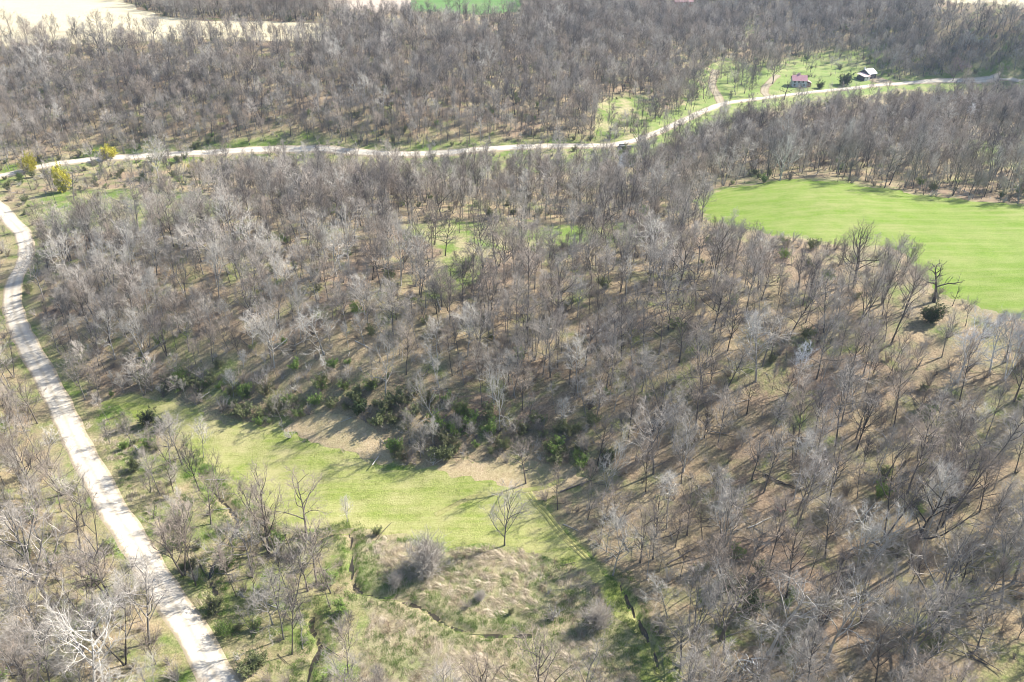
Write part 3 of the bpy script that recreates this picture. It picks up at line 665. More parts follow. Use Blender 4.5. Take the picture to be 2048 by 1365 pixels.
den[inside(px, py, BANK)] = .03; den[inside(px, py, CORNER)] = .05
db = dist_poly(X, Y, road_b); da = dist_poly(X, Y, road_a)
south = py > np.interp(px, [a for a, b in ROAD_B], [b for a, b in ROAD_B]); nb = (db < 24) & south; den[nb] *= np.clip((db[nb] - 4) / 20, .2, 1)
den[(py < 292) & ~south] *= 1.3
den[(da < 11)] *= .55
for ln, wd in lines_r: den[dist_poly(X, Y, ln) < wd] = 0
for (a, b, r) in TAKEN: den[(X - a) ** 2 + (Y - b) ** 2 < r * r] = 0
for bx, by in ((1597, 166), (1722, 158), (1366, 12)):
    q = march(bx, by, base_h); den[(X - q[0]) ** 2 + (Y - q[1]) ** 2 < 15 ** 2] = 0
    den[(np.abs(X - q[0] * Y / q[1]) < 9) & (Y < q[1]) & (Y > q[1] - 38)] = 0
for c, wd in zip(creeks, CREEK_W): den[dist_poly(X, Y, c) < 1.6] = 0
NARROW = [(200,785),(360,800),(430,900),(340,880),(230,840)]; den[inside(px, py, NARROW)] *= .25
# sight lines the photo shows open: few tall trees in front of the hayfield, the valley road, the far fields and the yard
def tops(h): return project(X, Y, Z + h)
road_px = ROAD_B[1:]
road_strip = [(a, b - 9) for a, b in road_px] + [(a, b + 9) for a, b in road_px[::-1]]
for hh in (5, 9, 13):
    tx, ty, _ = tops(hh)
    den[inside(tx, ty, HAYFIELD) & ~inside(px, py, HAYFIELD)] *= .68
    den[inside(tx, ty, road_strip) & south] *= .42
    den[in_any(tx, ty, [FAR_GREEN, FAR_TAN, FAR_RIGHT])] *= .4
    den[inside(tx, ty, [(1228,282),(1272,282),(1268,330),(1232,330)])] *= .4
    den[inside(tx, ty, [(-80,420),(-80,335),(140,318),(140,345),(60,400),(30,430)])] *= .45
    den[inside(tx, ty, FAR_PALE)] *= .8
    den[inside(tx, ty, road_strip) & south & (tx > 1700)] *= .35
    den[inside(tx, ty, [(1488,1062),(1540,1000),(1585,995),(1585,1032),(1500,1075)])] *= .45
    den[inside(tx, ty, [(1500,215),(1520,150),(1600,120),(1770,130),(1790,175),(1640,205)])] *= .55
k = rng.random(len(X)) < den; X, Y, Z, px, py, dep = X[k], Y[k], Z[k], px[k], py[k], dep[k]
n = len(X)
behind = (py < 470) & (py > 190)
pole_p = np.where(behind, .72, .42); pole_p[(py < 190)] = .45
is_pole = rng.random(n) < pole_p
names_t = ['oak1', 'oak2', 'oak3', 'oak4', 'oak5', 'oak6', 'fork1', 'fork2']; names_p = ['pole1', 'pole2', 'pole3', 'pole4']
fk = np.where(is_pole, rng.choice(names_p, n), rng.choice(names_t, n, p=[.17, .17, .17, .12, .13, .10, .08, .06]))
hgt = np.clip(rng.normal(12.2, 3.5, n), 6, 21); hgt[inside(px, py, [(1170,900),(1500,850),(2400,850),(2400,1500),(1340,1500),(1100,1000)])] *= 1.14; hgt[py < 300] *= .95
young = rng.random(n) < .2; fk[young & ~is_pole] = 'small'; hgt[young] = rng.uniform(4.5, 8, young.sum())
hgt[inside(px, py, VALLEY)] *= .9
hgt[inside(px, py, FAR_PALE)] *= .75; hgt[inside(px, py, TOE)] *= .55
tx, ty, _ = project(X, Y, Z + hgt * .8); fr = inside(tx, ty, HAYFIELD); hgt[fr] *= .55
slope = inside(px, py, [(60,520),(850,470),(900,900),(200,800)])
bk = rng.choice(BK3 + ('dark',), n, p=[.46, .28, .14, .12])
bk[slope] = rng.choice(BK3 + ('dark',), slope.sum(), p=[.46, .22, .24, .08])
farh = py < 300; bk[farh] = rng.choice(BK3 + ('dark',), farh.sum(), p=[.46, .36, .06, .12])
rz = rng.uniform(0, 6.283, n)
PLACES = [  # polygon of ground, phrase, group
 ([(-400,600),(20,600),(40,700),(100,850),(190,1010),(270,1150),(400,1400),(-400,1500)], 'in the wood outside the gravel road', 'bare trees outside the gravel road'),
 (VALLEY, 'on the valley floor beside the creek', 'bare trees on the valley floor'),
 ([(1170,900),(1500,850),(2400,850),(2400,1500),(1340,1500),(1100,1000)], 'in the lower woods beyond the ditch', 'bare trees of the lower woods'),
 ([(1170,900),(1100,600),(1400,470),(1850,520),(2050,650),(2400,700),(2400,860),(1500,860)], 'on the wooded slope below the hayfield', 'bare trees below the hayfield'),
 ([(30,480),(900,480),(900,620),(1110,600),(1170,930),(800,930),(200,800),(60,700)], 'on the steep slope above the meadow', 'bare trees on the slope above the meadow'),
 ([(-400,300),(2400,150),(2400,480),(-400,520)], 'on the ridge between the hayfield and the valley road', 'bare trees on the ridge')]
place = np.full(n, len(PLACES))
for i in range(len(PLACES) - 1, -1, -1): place[inside(px, py, PLACES[i][0])] = i
PL = [(p[1], p[2]) for p in PLACES] + [('on the far wooded hill', 'bare trees on the far hill')]
MARKS = [(1009,1092,'the lone meadow tree'),(1708,566,'the broad hayfield oak'),(1425,590,'the hayfield corner'),(1560,362,'the pale tree behind the hayfield'),(1905,392,'the fan-shaped hayfield tree'),(1960,760,'the white sycamore clump'),
 (1862,1240,'the massive low-forking oak'),(1560,1022,'the red quad bike'),(1500,1338,'the bleached brush pile'),(538,1106,'the tall fan of stems by the creek'),(368,1152,'the leaning stem clump by the road'),(398,982,'the creek head'),(200,802,'the narrow end of the meadow'),(95,1200,'the leaning roadside oak'),
 (1250,455,'the hilltop glade'),(900,520,'the lower glade with long shadows'),(1000,860,'the bleached tree above the meadow'),(770,800,'the pale arching tree'),(300,740,'the pale gnarled tree'),(30,580,'the gravel road bend'),(1205,1000,'the meadow corner'),(1335,1260,'the straight ditch'),(680,860,'the tan bank'),
 (128,385,'the tall yellow willow'),(1249,300,'the culvert'),(1596,172,'the farmhouse'),(2000,310,'the clearing behind the hayfield'),(856,1142,'the dense round marsh shrub'),(640,1300,'the marsh creek bend'),(100,900,'the straight road stretch'),(60,1320,'the pale fallen logs'),(350,1320,'the road verge by the marsh'),
 (1600,700,'the dark hollow on the upper slope'),(1300,760,'the middle of the long slope'),(600,600,'the crest of the steep slope'),(1850,950,'the longest lower-wood shadows'),(350,550,'the crest above the road bend'),(600,400,'the back of the ridge'),(900,400,'the ridge saddle'),(1700,1150,'the sunny lower-wood gap'),(1450,950,'the foot of the long slope'),(450,1230,'the creek thicket')]
MW = np.array([march(a, b, base_h) for a, b, c in MARKS])
def near_mark(x_, y_):
    d_ = ((MW - (x_, y_)) ** 2).sum(1); i_ = int(np.argmin(d_)); d_ = math.sqrt(d_[i_]); dz = hz(x_, y_) - hz(*MW[i_])
    how = 'right beside' if d_ < 7 else ('uphill of' if dz > 2 else ('downhill of' if dz < -2 else ('close to' if d_ < 16 else 'some way from')))
    return how + ' ' + MARKS[i_][2], 'around ' + MARKS[i_][2]
seen = (px > 0) & (px < 2048) & (py > 20) & (py < 1365 + 60)
size_px = hgt / dep * seen
single = np.zeros(n, bool)
for grp in (is_pole, ~is_pole):
    ids = np.where(grp & seen)[0]; ids = ids[np.argsort(-size_px[ids])][:255]; single[ids] = True
COL = {'grey': 'grey', 'brown': 'brown', 'pale': 'pale', 'dark': 'dark'}
for i in np.where(single)[0]:
    f_ = str(fk[i]); b_ = str(bk[i]); ph, gr = PL[place[i]]
    ph, gr = near_mark(X[i], Y[i]); gr = 'bare trees ' + gr; sz = 'tall' if hgt[i] > 15.5 else ('medium' if hgt[i] > 12 else 'low')
    ds = FORMS[f_][1]; lb = f'{sz} bare {COL[b_]} {ds} tree {ph}' if ds != 'small' else f'young bare {COL[b_]} tree {ph}'
    put_tree('pole_tree' if f_.startswith('pole') else 'bare_tree', f_, b_, (X[i], Y[i], Z[i] - .05), hgt[i], rz[i], lb, 'tree', gr, random.uniform(.82, 1.18), (random.gauss(0, .055), random.gauss(0, .055)))
rest = np.where(~single)[0]
vi = {v: i for i, v in enumerate(VAR_T)}
mass('bare_woodland', PROTO_T, np.c_[X, Y, Z - .05][rest], [vi[(str(fk[i]), str(bk[i]))] for i in rest], [hgt[i] / FORMS[str(fk[i])][2] for i in rest], rz[rest], 'dense leafless grey-brown woodland covering the slopes and far hills', 'woodland')
print('TREES', n, 'single', single.sum())

# ------------------------------------------------------------------ undergrowth
SV = []
for key, mats in (('brush1', ('grey', None)), ('brush1', ('brown', None)), ('brush2', ('pale', None)), ('brush2', ('dark', None)), ('green1', ('brown', M_GREEN)), ('green2', ('brown', M_GREEN)), ('green1', ('brown', M_OLIVE)), ('green2', ('grey', M_OLIVE))):
    c, l = SHR[key]; o = bpy.data.objects.new('%03d_%s' % (len(SV), key), c); 
    if l:
        me = bpy.data.meshes.new('shrub'); bm = bmesh.new(); bm.from_mesh(c); nf = len(bm.faces); bm.from_mesh(l)
        bm.faces.ensure_lookup_table()
        for fc in bm.faces[nf:]: fc.material_index = 1
        bm.to_mesh(me); bm.free(); me.materials.append(BARK['brown'][1]); me.materials.append(mats[1]); o = bpy.data.objects.new(o.name, me)
    else:
        o.material_slots[0].link = 'OBJECT'; o.material_slots[0].material = BARK[mats[0]][1]
    PROTO_S.objects.link(o); SV.append(key)
LEFTW = [(-300,700),(60,740),(300,1180),(420,1400),(-300,1400)]; VL = [(200,840),(330,870),(480,1010),(640,1080),(700,1250),(640,1400),(480,1400),(330,1160),(230,1000)]
A1, A2 = scatter(3.4), scatter(2.1, -200, 160, 60, 330)
ex = inside(A2[3], A2[4], TOE) & (rng.random(len(A2[0])) < .48) | inside(A2[3], A2[4], VL) & (rng.random(len(A2[0])) < .10) | inside(A2[3], A2[4], LEFTW) & (rng.random(len(A2[0])) < .10)
X, Y, Z, px, py, dep = [np.r_[a, b[ex]] for a, b in zip(A1, A2)]
den = .40 * (.3 + 1.2 * patchy(X, Y, 9))
grn = np.full(len(X), .10)
toe = inside(px, py, [(180,740),(400,760),(560,800),(820,800),(1150,860),(1260,900),(1200,940),(1000,940),(850,935),(700,900),(480,850),(330,800)]); den[toe] = .62; grn[toe] = .38
toe2 = inside(px, py, [(560,700),(900,720),(1150,830),(1150,930),(850,930),(650,830)]); grn[toe2] = .42
lr = inside(px, py, [(1380,1120),(1650,1120),(1700,1300),(1450,1320)]); grn[lr] = .45; den[lr] = .5
val = inside(px, py, VALLEY); den[val] = .30; grn[val] = .4
den[inside(px, py, [(1200,950),(2100,800),(2300,1450),(1330,1450)])] *= .7
vb = (dist_poly(X, Y, road_b) < 45) & (py > 295); den[vb] = .5; grn[vb] = .3
den[in_any(px, py, GLADES)] = .08; den[inside(px, py, LAWN)] = .06
den[inside(px, py, MARSH)] = .04; grn[inside(px, py, MARSH)] = .3
den[in_any(px, py, [HAYFIELD, MEADOW, FAR_PALE, FAR_GREEN, FAR_TAN, FAR_RIGHT])] = 0
den[inside(px, py, BANK)] = 0; den[inside(px, py, CORNER)] *= .0
for ln, wd in lines_r: den[dist_poly(X, Y, ln) < wd - .6] = 0
for bx, by in ((1597, 166), (1722, 158), (1366, 12)):
    q = march(bx, by, base_h); den[(X - q[0]) ** 2 + (Y - q[1]) ** 2 < 13 ** 2] = 0
for c in creeks: den[dist_poly(X, Y, c) < 2] = 0
den[inside(px, py, NARROW)] *= .3
den[len(A1[0]):] = np.where(den[len(A1[0]):] > 0, 1, 0); k = rng.random(len(X)) < den; X, Y, Z, px, py, dep, grn = X[k], Y[k], Z[k], px[k], py[k], dep[k], grn[k]
n = len(X); isg = rng.random(n) < grn * (.35 + 1.3 * patchy(X, Y, 6.0))
pick = np.where(isg, rng.choice([4, 5, 6, 6, 7, 7], n), rng.choice([0, 1, 2, 3], n, p=[.35, .3, .2, .15])); sc = rng.uniform(.5, 1.35, n); sc[inside(px, py, TOE)] *= 1.15; rz = rng.uniform(0, 6.28, n)
seen = (px > 0) & (px < 2048) & (py > 20) & (py < 1380); single = np.zeros(n, bool)
for grp in (isg, ~isg):
    ids = np.where(grp & seen)[0]; ids = ids[np.argsort(-(sc / dep)[ids])][:210]; single[ids] = True
place = np.full(n, len(PLACES))
for i in range(len(PLACES) - 1, -1, -1): place[inside(px, py, PLACES[i][0])] = i
for i in np.where(single)[0]:
    ph, gr = PL[place[i]]; p_ = int(pick[i]); gr = gr.replace('bare trees', 'shrubs')
    ph, gr = near_mark(X[i], Y[i]); gr = 'shrubs ' + gr; big = 'large' if sc[i] > 1.1 else ('small' if sc[i] < .8 else 'middling')
    if isg[i]:
        lm = M_GREEN if p_ in (4, 5) else M_OLIVE
        put_shrub('leafy_shrub', SV[p_], (X[i], Y[i], Z[i]), sc[i], rz[i], lm, f'{big} {"fresh green" if lm is M_GREEN else "dull olive"} leafing shrub {ph}', gr)
    else:
        bt = ('grey', 'brown', 'pale', 'dark')[p_]
        put_shrub('bare_shrub', SV[p_], (X[i], Y[i], Z[i]), sc[i], rz[i], None, f'{big} leafless {bt} shrub {ph}', gr, BARK[bt][1])
rest = ~single
mass('undergrowth', PROTO_S, np.c_[X, Y, Z][rest], pick[rest], sc[rest], rz[rest], 'low tangled undergrowth spread beneath the bare woods', 'undergrowth')
print('SHRUBS', n)

# ------------------------------------------------------------------ rough grass and reeds
PROTO_G = bpy.data.collections.new('grass_prototypes')
def straw_mat(name, c0, c1):
    m, nt, b = new_mat(name, .8); oi = N(nt, 'ShaderNodeObjectInfo'); nt.links.new(mix(nt, oi.outputs['Random'], c0, c1), b.inputs['Base Color']); return m
def tuft(name, seed, nb, h, spread, lean, wd, mat):
    rn = random.Random(seed); g = Geo(); ln = Vector((rn.uniform(-1, 1), rn.uniform(-1, 1), 0)) * lean
    for i in range(nb):
        p = Vector((rn.gauss(0, spread), rn.gauss(0, spread), -.05)); d = (Vector((rn.gauss(0, .3), rn.gauss(0, .3), 1)) + ln).normalized(); L = h * rn.uniform(.5, 1.1)
        s_ = d.orthogonal().normalized(); s_ = Matrix.Rotation(rn.uniform(0, 6.28), 3, d) @ s_ * wd
        m_ = p + d * L * .55; e = m_ + (d + Vector((ln.x, ln.y, -.25)) * .8 + rv(rn) * .3).normalized() * L * .5
        b = len(g.v); g.v += [tuple(p - s_), tuple(p + s_), tuple(m_ + s_ * .7), tuple(m_ - s_ * .7), tuple(e)]; g.f += [(b, b + 1, b + 2, b + 3), (b + 3, b + 2, b + 4)]
    o = bpy.data.objects.new(name, g.mesh(name, mat, False)); PROTO_G.objects.link(o)
sm = straw_mat('reed_straw', (.44, .36, .25), (.66, .57, .44)); sg = straw_mat('sedge_green', (.09, .18, .03), (.19, .30, .06)); sy = straw_mat('meadow_blade', (.24, .25, .07), (.46, .43, .20)); sr = straw_mat('dead_stem', (.26, .18, .13), (.42, .32, .25))
tuft('000_reed', 1, 70, 1.6, .45, 1.0, .022, sm); tuft('001_reed', 2, 70, 1.4, .5, 1.4, .022, sm); tuft('002_sedge', 3, 60, .7, .4, .3, .02, sg); tuft('003_blade', 4, 50, .32, .45, .3, .02, sy); tuft('004_stem', 5, 45, 1.2, .5, .5, .02, sr)
X, Y, Z, px, py, dep = scatter(.95, -130, 130, 70, 240)
mar = inside(px, py, MARSH); mea = inside(px, py, MEADOW); vl = inside(px, py, VALLEY) & ~mar & ~mea
pt = .6 * patchy(X, Y, 3.3) + .4 * patchy(X + 40, Y, 9.0) + rng.uniform(-.2, .2, len(X))
dcr = np.min([dist_poly(X, Y, c) for c in creeks], 0)
keep = (mar & (rng.random(len(X)) < .85)) | (vl & (rng.random(len(X)) < .35)) | (mea & (rng.random(len(X)) < .22)); keep |= (dcr < 3) & (rng.random(len(X)) < .8); pk0 = (dcr < 3); keep &= dcr > .72
keep &= dist_poly(X, Y, road_a) > 3.6
pk = np.where(mar, np.where(pt > .60, 2, np.where(pt > .54, 4, np.where(rng.random(len(X)) < .5, 0, 1))), np.where(mea, 3, np.where(pt > .6, 2, np.where(pt < .3, 1, 3))))
pk[(mar & (dcr < 4.5) & (rng.random(len(X)) < .75)) | (pk0 & (rng.random(len(X)) < .8))] = 2
X, Y, Z, pk = X[keep], Y[keep], Z[keep], pk[keep]
sizes = rng.uniform(.6, 1.25, len(X)); sizes[(pk == 1) | (pk == 0)] *= .85
mass('rough_grass', PROTO_G, np.c_[X, Y, Z], pk, sizes, np.where(pk <= 1, rng.normal(0, .5, len(X)) + 1.5 * np.sin(X / 9 + Y / 13), rng.uniform(0, 6.28, len(X))), 'matted straw reeds, green sedge and meadow tufts on the valley floor', 'grass')
print('GRASS', len(X))

# ------------------------------------------------------------------ fallen branches on the woodland floor
PROTO_F = bpy.data.collections.new('deadfall_prototypes')
for q in range(4):
    rn = random.Random(400 + q); g = Geo(); s_ = grow_line(rn, Vector((-2.5, 0, .12)), Vector((1, 0, 0)), 5, 6, .12, 0); r_ = rn.uniform(.06, .14)
    s_ = [Vector((v.x, v.y, .1 + abs(v.z - .1) * .4)) for v in s_]; g.tube(s_, [r_ * (1 - .7 * k / 6) for k in range(7)], 5)
    for k in range(5):
        p_, d_ = lerp_pts(s_, rn.uniform(.3, .95)); g.tube(grow_line(rn, p_, side_dir(rn, d_, R(45)), rn.uniform(.6, 1.8), 3, .2, .0), [.03, .025, .018, .008], 3)
    o = bpy.data.objects.new('%03d_branch' % q, g.mesh('branch', BARK[('pale', 'grey', 'brown', 'dark')[q]][0])); PROTO_F.objects.link(o)
X, Y, Z, px, py, dep = scatter(6.0, -260, 260, 60, 420)
k = (rng.random(len(X)) < .45) & ~open_land(px, py) & ~in_any(px, py, [LAWN] + GLADES)
for ln, wd in lines_r: k &= dist_poly(X, Y, ln) > wd + 1
X, Y, Z = X[k], Y[k], Z[k]
mass('fallen_branches', PROTO_F, np.c_[X, Y, Z + .03], rng.integers(0, 4, len(X)), rng.uniform(.5, 1.3, len(X)), rng.uniform(0, 6.28, len(X)), 'fallen branches littering the leafy woodland floor', 'branches')
# ------------------------------------------------------------------ buildings and small objects
def flat_mat(name, c, rough=.7, var=.25, scale=2.0, metal=0):
    m, nt, b = new_mat(name, rough); tc = N(nt, 'ShaderNodeTexCoord')
    k = ramp(nt, noise(nt, scale, 5, .7, tc.outputs['Object']), [(.3, tuple(x * (1 - var) for x in c)), (.7, tuple(min(x * (1 + var), .85) for x in c))])
    nt.links.new(k, b.inputs['Base Color']); b.inputs['Metallic'].default_value = metal; return m
def box(g, lo, hi):
    b = len(g.v); x0, y0, z0 = lo; x1, y1, z1 = hi
    g.v += [(x0, y0, z0), (x1, y0, z0), (x1, y1, z0), (x0, y1, z0), (x0, y0, z1), (x1, y0, z1), (x1, y1, z1), (x0, y1, z1)]
    g.f += [tuple(b + i for i in q) for q in ((0, 3, 2, 1), (4, 5, 6, 7), (0, 1, 5, 4), (1, 2, 6, 5), (2, 3, 7, 6), (3, 0, 4, 7))]
def prism(g, prof, x0, x1, axis='x'):
    b = len(g.v); n = len(prof)
    for x in (x0, x1): g.v += [(x, p, q) if axis == 'x' else (p, x, q) for p, q in prof]
    g.f += [tuple(b + i for i in range(n))[::-1], tuple(b + n + i for i in range(n))] + [(b + i, b + (i + 1) % n, b + n + (i + 1) % n, b + n + i) for i in range(n)]
def P_(name, parent, mat, *boxes, profs=()):
    g = Geo()
    for lo, hi in boxes: box(g, lo, hi)
    for a in profs: prism(g, *a)
    me = g.mesh(name, mat, False); bm = bmesh.new(); bm.from_mesh(me); bmesh.ops.recalc_face_normals(bm, faces=bm.faces); bm.to_mesh(me); bm.free()
    o = link(bpy.data.objects.new(name, me)); o.parent = parent; return o
m_redroof = flat_mat('red_metal_roof', (.45, .25, .28), .45, .2, 1.5); m_side = flat_mat('blue_grey_siding', (.46, .50, .56), .7, .12); m_white = flat_mat('white_paint', (.75, .75, .74), .5, .06)
m_glass = flat_mat('window_glass', (.05, .06, .08), .1, .2); m_whroof = flat_mat('white_metal_roof', (.74, .77, .80), .35, .05); m_pink = flat_mat('weathered_pink_roof', (.52, .40, .38), .6, .18); m_darkw = flat_mat('dark_boards', (.09, .085, .09), .8, .3); m_brick = flat_mat('red_porch', (.36, .16, .11), .8, .25); m_conc = flat_mat('concrete', (.36, .35, .33), .9, .2); m_black = flat_mat('black_rubber', (.025, .025, .027), .6, .2); m_redp = flat_mat('red_plastic', (.17, .05, .055), .3, .1); m_mouth_shade = flat_mat('pipe_dark', (.03, .03, .035), .9, .2)
def seams(name, parent, mat, y0, y1, zf, x0, x1, n, axis='x'):   # raised roof sheets, one by one
    for i in range(n):
        a = x0 + (x1 - x0) * i / n; b = x0 + (x1 - x0) * (i + 1) / n - .04
        P_(name, parent, mat, profs=[([(y0, zf(y0)), (y1, zf(y1)), (y1, zf(y1) + .09), (y0, zf(y0) + .09)], a, b, axis)])
def window(parent, x0, x1, z0, z1, y, m_frame=None):
    f = P_('window', parent, m_frame or m_white, ((x0 - .1, y - .08, z0 - .1), (x0, y, z1 + .1)), ((x1, y - .08, z0 - .1), (x1 + .1, y, z1 + .1)), ((x0, y - .08, z1), (x1, y, z1 + .1)), ((x0, y - .08, z0 - .1), (x1, y, z0)))
    P_('pane', f, m_glass, ((x0, y - .04, z0), (x1, y - .01, z1)))
# farmhouse
x, y, z = at(1596, 172); z += .1
hs = root('farmhouse', (x, y, z), R(-6), .88); tag(hs, 'farmhouse with red metal roof and blue-grey walls beside the valley road', 'house')
P_('wall', hs, m_side, profs=[([(-3.5, -.8), (3.5, -.8), (3.5, 4.4), (0, 7.2), (-3.5, 4.4)], -5, 5)])
for s_ in (-1, 1): seams('roof_panel', hs, m_redroof, 0, s_ * 4.1, lambda q: 7.25 - abs(q) * .8, -5.4, 5.4, 9)
for wx in (-4, -1.2, 1.8):
    window(hs, wx, wx + 1.1, 2.6, 3.9, -3.5); 
for wx in (-4, 2.6): window(hs, wx, wx + 1.3, .5, 1.9, -3.5)
dr = P_('door', hs, m_white, ((-.5, -3.58, -.2), (.5, -3.5, 1.95))); P_('handle', dr, m_black, ((.3, -3.64, .8), (.4, -3.58, .9)))
ch = P_('chimney', hs, m_pink, ((-.6, .2, 6.4), (.4, 1.2, 8.6)))
P_('dormer_wall', hs, m_white, profs=[([(-1.6, 4.6), (1.6, 4.6), (1.6, 6.6), (0, 7.9), (-1.6, 6.6)], 1.8, 3.2, 'y')])
for s_ in (-1, 1): P_('dormer_roof', hs, m_redroof, profs=[([(0, 8.0), (s_ * 2.0, 6.4), (s_ * 2.0, 6.55), (0, 8.15)], 1.5, 4.2, 'y')])
P_('porch_wall', hs, m_brick, ((5.0, -2.5, -.8), (8.2, 2.5, 2.5)))
P_('porch_roof', hs, m_pink, profs=[([(5.02, 3.9), (8.7, 2.5), (8.7, 2.65), (5.02, 4.05)], -3.1, 3.1, 'y')])
for yy in (-2.9,): 
    for xx in (5.5, 8.3): P_('porch_post', hs, m_white, ((xx, yy, -.8), (xx + .18, yy + .18, 2.7)))
window(hs, 5.8, 7.2, .6, 1.9, -2.5)
# shed with white roof and lean-to garage
x, y, z = at(1733, 156); z += .1
sh = root('shed', (x, y, z), R(30)); tag(sh, 'dark shed with bright white metal roof and attached pinkish garage', 'shed')
P_('wall', sh, m_darkw, profs=[([(-4, -.8), (4, -.8), (4, 3.4), (0, 5.6), (-4, 3.4)], -3.2, 3.8)])
for s_ in (-1, 1): seams('roof_panel', sh, m_whroof, 0, s_ * 4.7, lambda q: 5.7 - abs(q) * .56, -3.7, 4.3, 7)
P_('vent', sh, m_white, ((-2.9, .5, 5.2), (-2.4, 1.0, 6.9)))
P_('garage_wall', sh, m_darkw, ((-9.4, -5.4, -.8), (-3.25, .4, 2.3)))
for i in range(6):
    a = -9.8 + 6.5 * i / 6; P_('garage_roof_panel', sh, m_pink, profs=[([(-6.0, 2.25), (.9, 3.6), (.9, 3.7), (-6.0, 2.35)], a, a + 1.04)])
for xx in (-8.9, -6.1):
    d = P_('garage_door', sh, m_white, ((xx, -5.48, -.5), (xx + 2.3, -5.4, 1.8)))
    P_('handle', d, m_black, ((xx + 1.05, -5.54, .1), (xx + 1.25, -5.48, .2)))
window(sh, .6, 1.8, 1.2, 2.2, -4.0)
# barn at the top of the view
x, y, z = at(1364, 12)
bn = root('barn', (x, y, z), R(8)); tag(bn, 'barn with faded red roof on the far plateau beyond the woods', 'barn')
P_('wall', bn, m_brick, profs=[([(-5, -1), (5, -1), (5, 4), (0, 7), (-5, 4)], -8, 8)])
for s_ in (-1, 1): seams('roof_panel', bn, m_redroof, 0, s_ * 5.7, lambda q: 7.05 - abs(q) * .6, -8.5, 8.5, 10)
P_('door', bn, m_white, ((-1.8, -5.1, -.5), (1.8, -5.0, 3)))
# culvert under the valley road, with its stream
x, y, z = at(1249, 300)
cu = root('culvert', (x, y, z), R(8)); tag(cu, 'dark culvert mouth with concrete headwall under the valley road', 'culvert')
P_('headwall', cu, m_conc, ((-3.4, 0, -.6), (-1.7, .6, 2.0)), ((1.7, 0, -.6), (3.4, .6, 2.0)), ((-1.7, 0, 1.5), (1.7, .6, 2.0)))
P_('barrel', cu, m_mouth_shade, ((-1.75, .3, -.6), (1.75, 4.5, 1.55)))  # solid block; the shade inside the mouth is put into its dark colour
for s_ in (-1, 1): P_('wing_wall', cu, m_conc, profs=[([(-2.2, -.6), (0, -.6), (0, 1.4), (-2.2, .4)], s_ * 2.0 - .15, s_ * 2.0 + .15)])
m_st, nt_, b_ = new_mat('stream_water', .15); b_.inputs['Base Color'].default_value = (.22, .23, .25, 1); b_.inputs['Specular IOR Level'].default_value = .6
ribbon('stream', line_world([(1249, 301), (1249, 312), (1245, 325), (1238, 338)]), 1.6, m_st, 'short bluish stream running out of the culvert', 'stream', .22, (-1.4, -1, 0, 1, 1.4), (-.4, 0, 0, 0, -.4))
# quad bike in the lower woods
x, y, z = at(1560, 1022); TQ = root('quad_bike', (x, y, z + .02), R(200), 1.0); tag(TQ, 'small red and black quad bike standing among bare trees', 'quad bike')
def lathe_wheel(parent, cx, cy):
    g = Geo(); n = 14
    prof = [(.12, -.11), (.26, -.13), (.31, -.08), (.31, .08), (.26, .13), (.12, .11)]
    for i in range(n):
        a = 6.283 * i / n; g.v += [(cx + o_, cy + math.cos(a) * r_, .31 + math.sin(a) * r_) for r_, o_ in prof]
    for i in range(n):
        for j in range(5): a = i * 6 + j; b = ((i + 1) % n) * 6 + j; g.f.append((a, b, b + 1, a + 1))
    w_ = link(bpy.data.objects.new('wheel', g.mesh('tyre', m_black))); w_.parent = parent
    P_('rim', w_, m_conc, ((cx - .07, cy - .11, .2), (cx + .07, cy + .11, .42)))
for cx in (-.45, .45):
    for cy in (-.62, .62): lathe_wheel(TQ, cx, cy)
P_('chassis', TQ, m_black, ((-.28, -.75, .3), (.28, .75, .55)))
P_('hood', TQ, m_redp, profs=[([(.15, .55), (.95, .62), (.9, .78), (.3, .95), (.15, .85)], -.3, .3)])
for s_ in (-1, 1):
    for cy in (-.62, .62): P_('fender', TQ, m_redp, profs=[([(cy - .42, .58), (cy + .42, .58), (cy + .3, .74), (cy - .3, .74)], s_ * .3, s_ * .66)])
P_('seat', TQ, m_black, profs=[([(-.7, .6), (.15, .6), (.1, .86), (-.65, .82)], -.18, .18)])
P_('handlebar', TQ, m_black, ((-.42, .2, .98), (.42, .26, 1.03)), ((-.04, .2, .8), (.04, .26, 1.0)))
P_('rack', TQ, m_black, ((-.4, -1.0, .8), (.4, -.45, .84)))
# fallen logs, and the tangle of bleached limbs
def log(px0, py0, px1, py1, r, bk_, label):
    a = Vector(at(px0, py0)); b = Vector(at(px1, py1)); rn = random.Random(px0); g = Geo(); n = 7
    pts = [a.lerp(b, i / (n - 1)) + Vector((rn.uniform(-.12, .12), rn.uniform(-.12, .12), 0)) for i in range(n)]
    for q in pts: q.z = hz(q.x, q.y) + r * .75 + .05
    o = pts[0].copy(); pts = [q - o for q in pts]
    g.tube(pts, [r * (1 - .55 * i / (n - 1)) for i in range(n)], 7)
    e = root('fallen_log', o); l = part('trunk', g.mesh('trunk', BARK[bk_][0]), e, [BARK[bk_][0]])
    for k in range(3):
        g2 = Geo(); p, d = lerp_pts(pts, rn.uniform(.35, .95)); s = grow_line(rn, p, side_dir(rn, d, R(50)), rn.uniform(.8, 2), 3, .2, .05); g2.tube(s, [r * .3, r * .22, r * .15, .01], 4)
        part('branch', g2.mesh('branch', BARK[bk_][0]), e, [BARK[bk_][0]])
    tag(e, label, 'log')
log(1497, 1058, 1546, 1034, .15, 'pale', 'pale fallen log pointing at the red and black quad bike')
log(1530, 950, 1580, 975, .2, 'dark', 'dark fallen log on the leaf litter uphill from the quad bike')
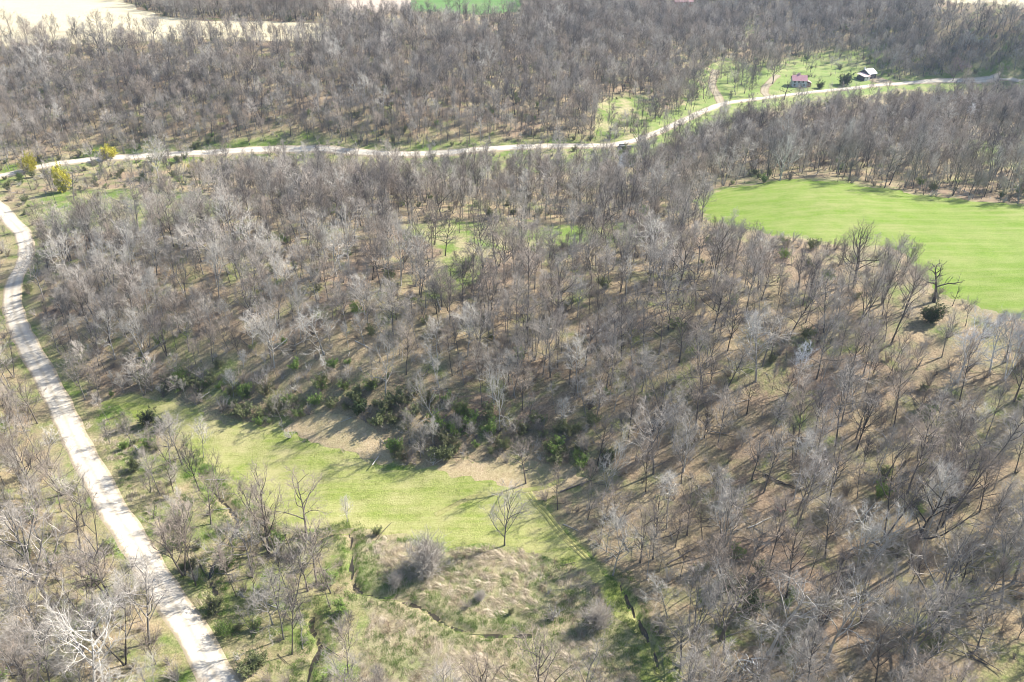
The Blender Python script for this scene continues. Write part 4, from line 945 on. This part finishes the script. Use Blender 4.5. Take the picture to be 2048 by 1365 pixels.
log(1555, 965, 1600, 978, .16, 'dark', 'thin dark fallen log uphill from the quad bike')
log(1870, 1235, 1960, 1205, .25, 'dark', 'dark fallen log behind the massive low oak')
log(1640, 1160, 1705, 1130, .2, 'brown', 'brown fallen log in the lower woods clearing')
log(1335, 1130, 1395, 1095, .2, 'brown', 'brown fallen log near the head of the ditch')
log(1120, 985, 1190, 960, .2, 'brown', 'brown fallen log at the meadow corner')
log(40, 1265, 105, 1262, .2, 'pale', 'pale fallen log in the wood outside the road')
log(60, 1300, 20, 1335, .18, 'pale', 'short pale fallen log on the litter outside the road')
x, y, z = at(1502, 1338); bp = root('brush_pile', (x, y, z)); tag(bp, 'tangled pile of bleached broken limbs in the lower woods', 'brush pile')
rn = random.Random(77)
for i in range(26):
    g = Geo(); p = Vector((rn.gauss(0, 1.3), rn.gauss(0, 1.3), rn.uniform(.1, .9))); d = Vector((rn.gauss(0, 1), rn.gauss(0, 1), rn.uniform(.0, .7))).normalized()
    s = grow_line(rn, p, d, rn.uniform(2, 4.2), 6, .3, -.02); r = rn.uniform(.06, .15)
    g.tube(s, [r * (1 - .75 * k / 6) for k in range(7)], 5); part('branch', g.mesh('branch', BARK['white'][0]), bp, [BARK['white' if i % 3 else 'dark'][0]])
# ------------------------------------------------------------------ the air
HAZE = True
if HAZE:
    g = Geo(); box(g, (-4700, -4700, -6), (4700, 4700, CAM_H + 2)); me = g.mesh('haze', m_white, False); me.materials.clear()
    m = bpy.data.materials.new('valley_haze'); m.use_nodes = True; nt = m.node_tree; nt.nodes.clear(); o_ = N(nt, 'ShaderNodeOutputMaterial'); pv = N(nt, 'ShaderNodeVolumePrincipled')
    pv.inputs['Density'].default_value = .0001; pv.inputs['Color'].default_value = (.62, .78, 1.0, 1); pv.inputs['Anisotropy'].default_value = .2
    nt.links.new(pv.outputs[0], o_.inputs['Volume']); me.materials.append(m)
    hzb = link(bpy.data.objects.new('haze', me)); hzb['kind'] = 'stuff'; hzb['label'] = 'thin bluish spring haze filling the valley air'; hzb['category'] = 'haze'
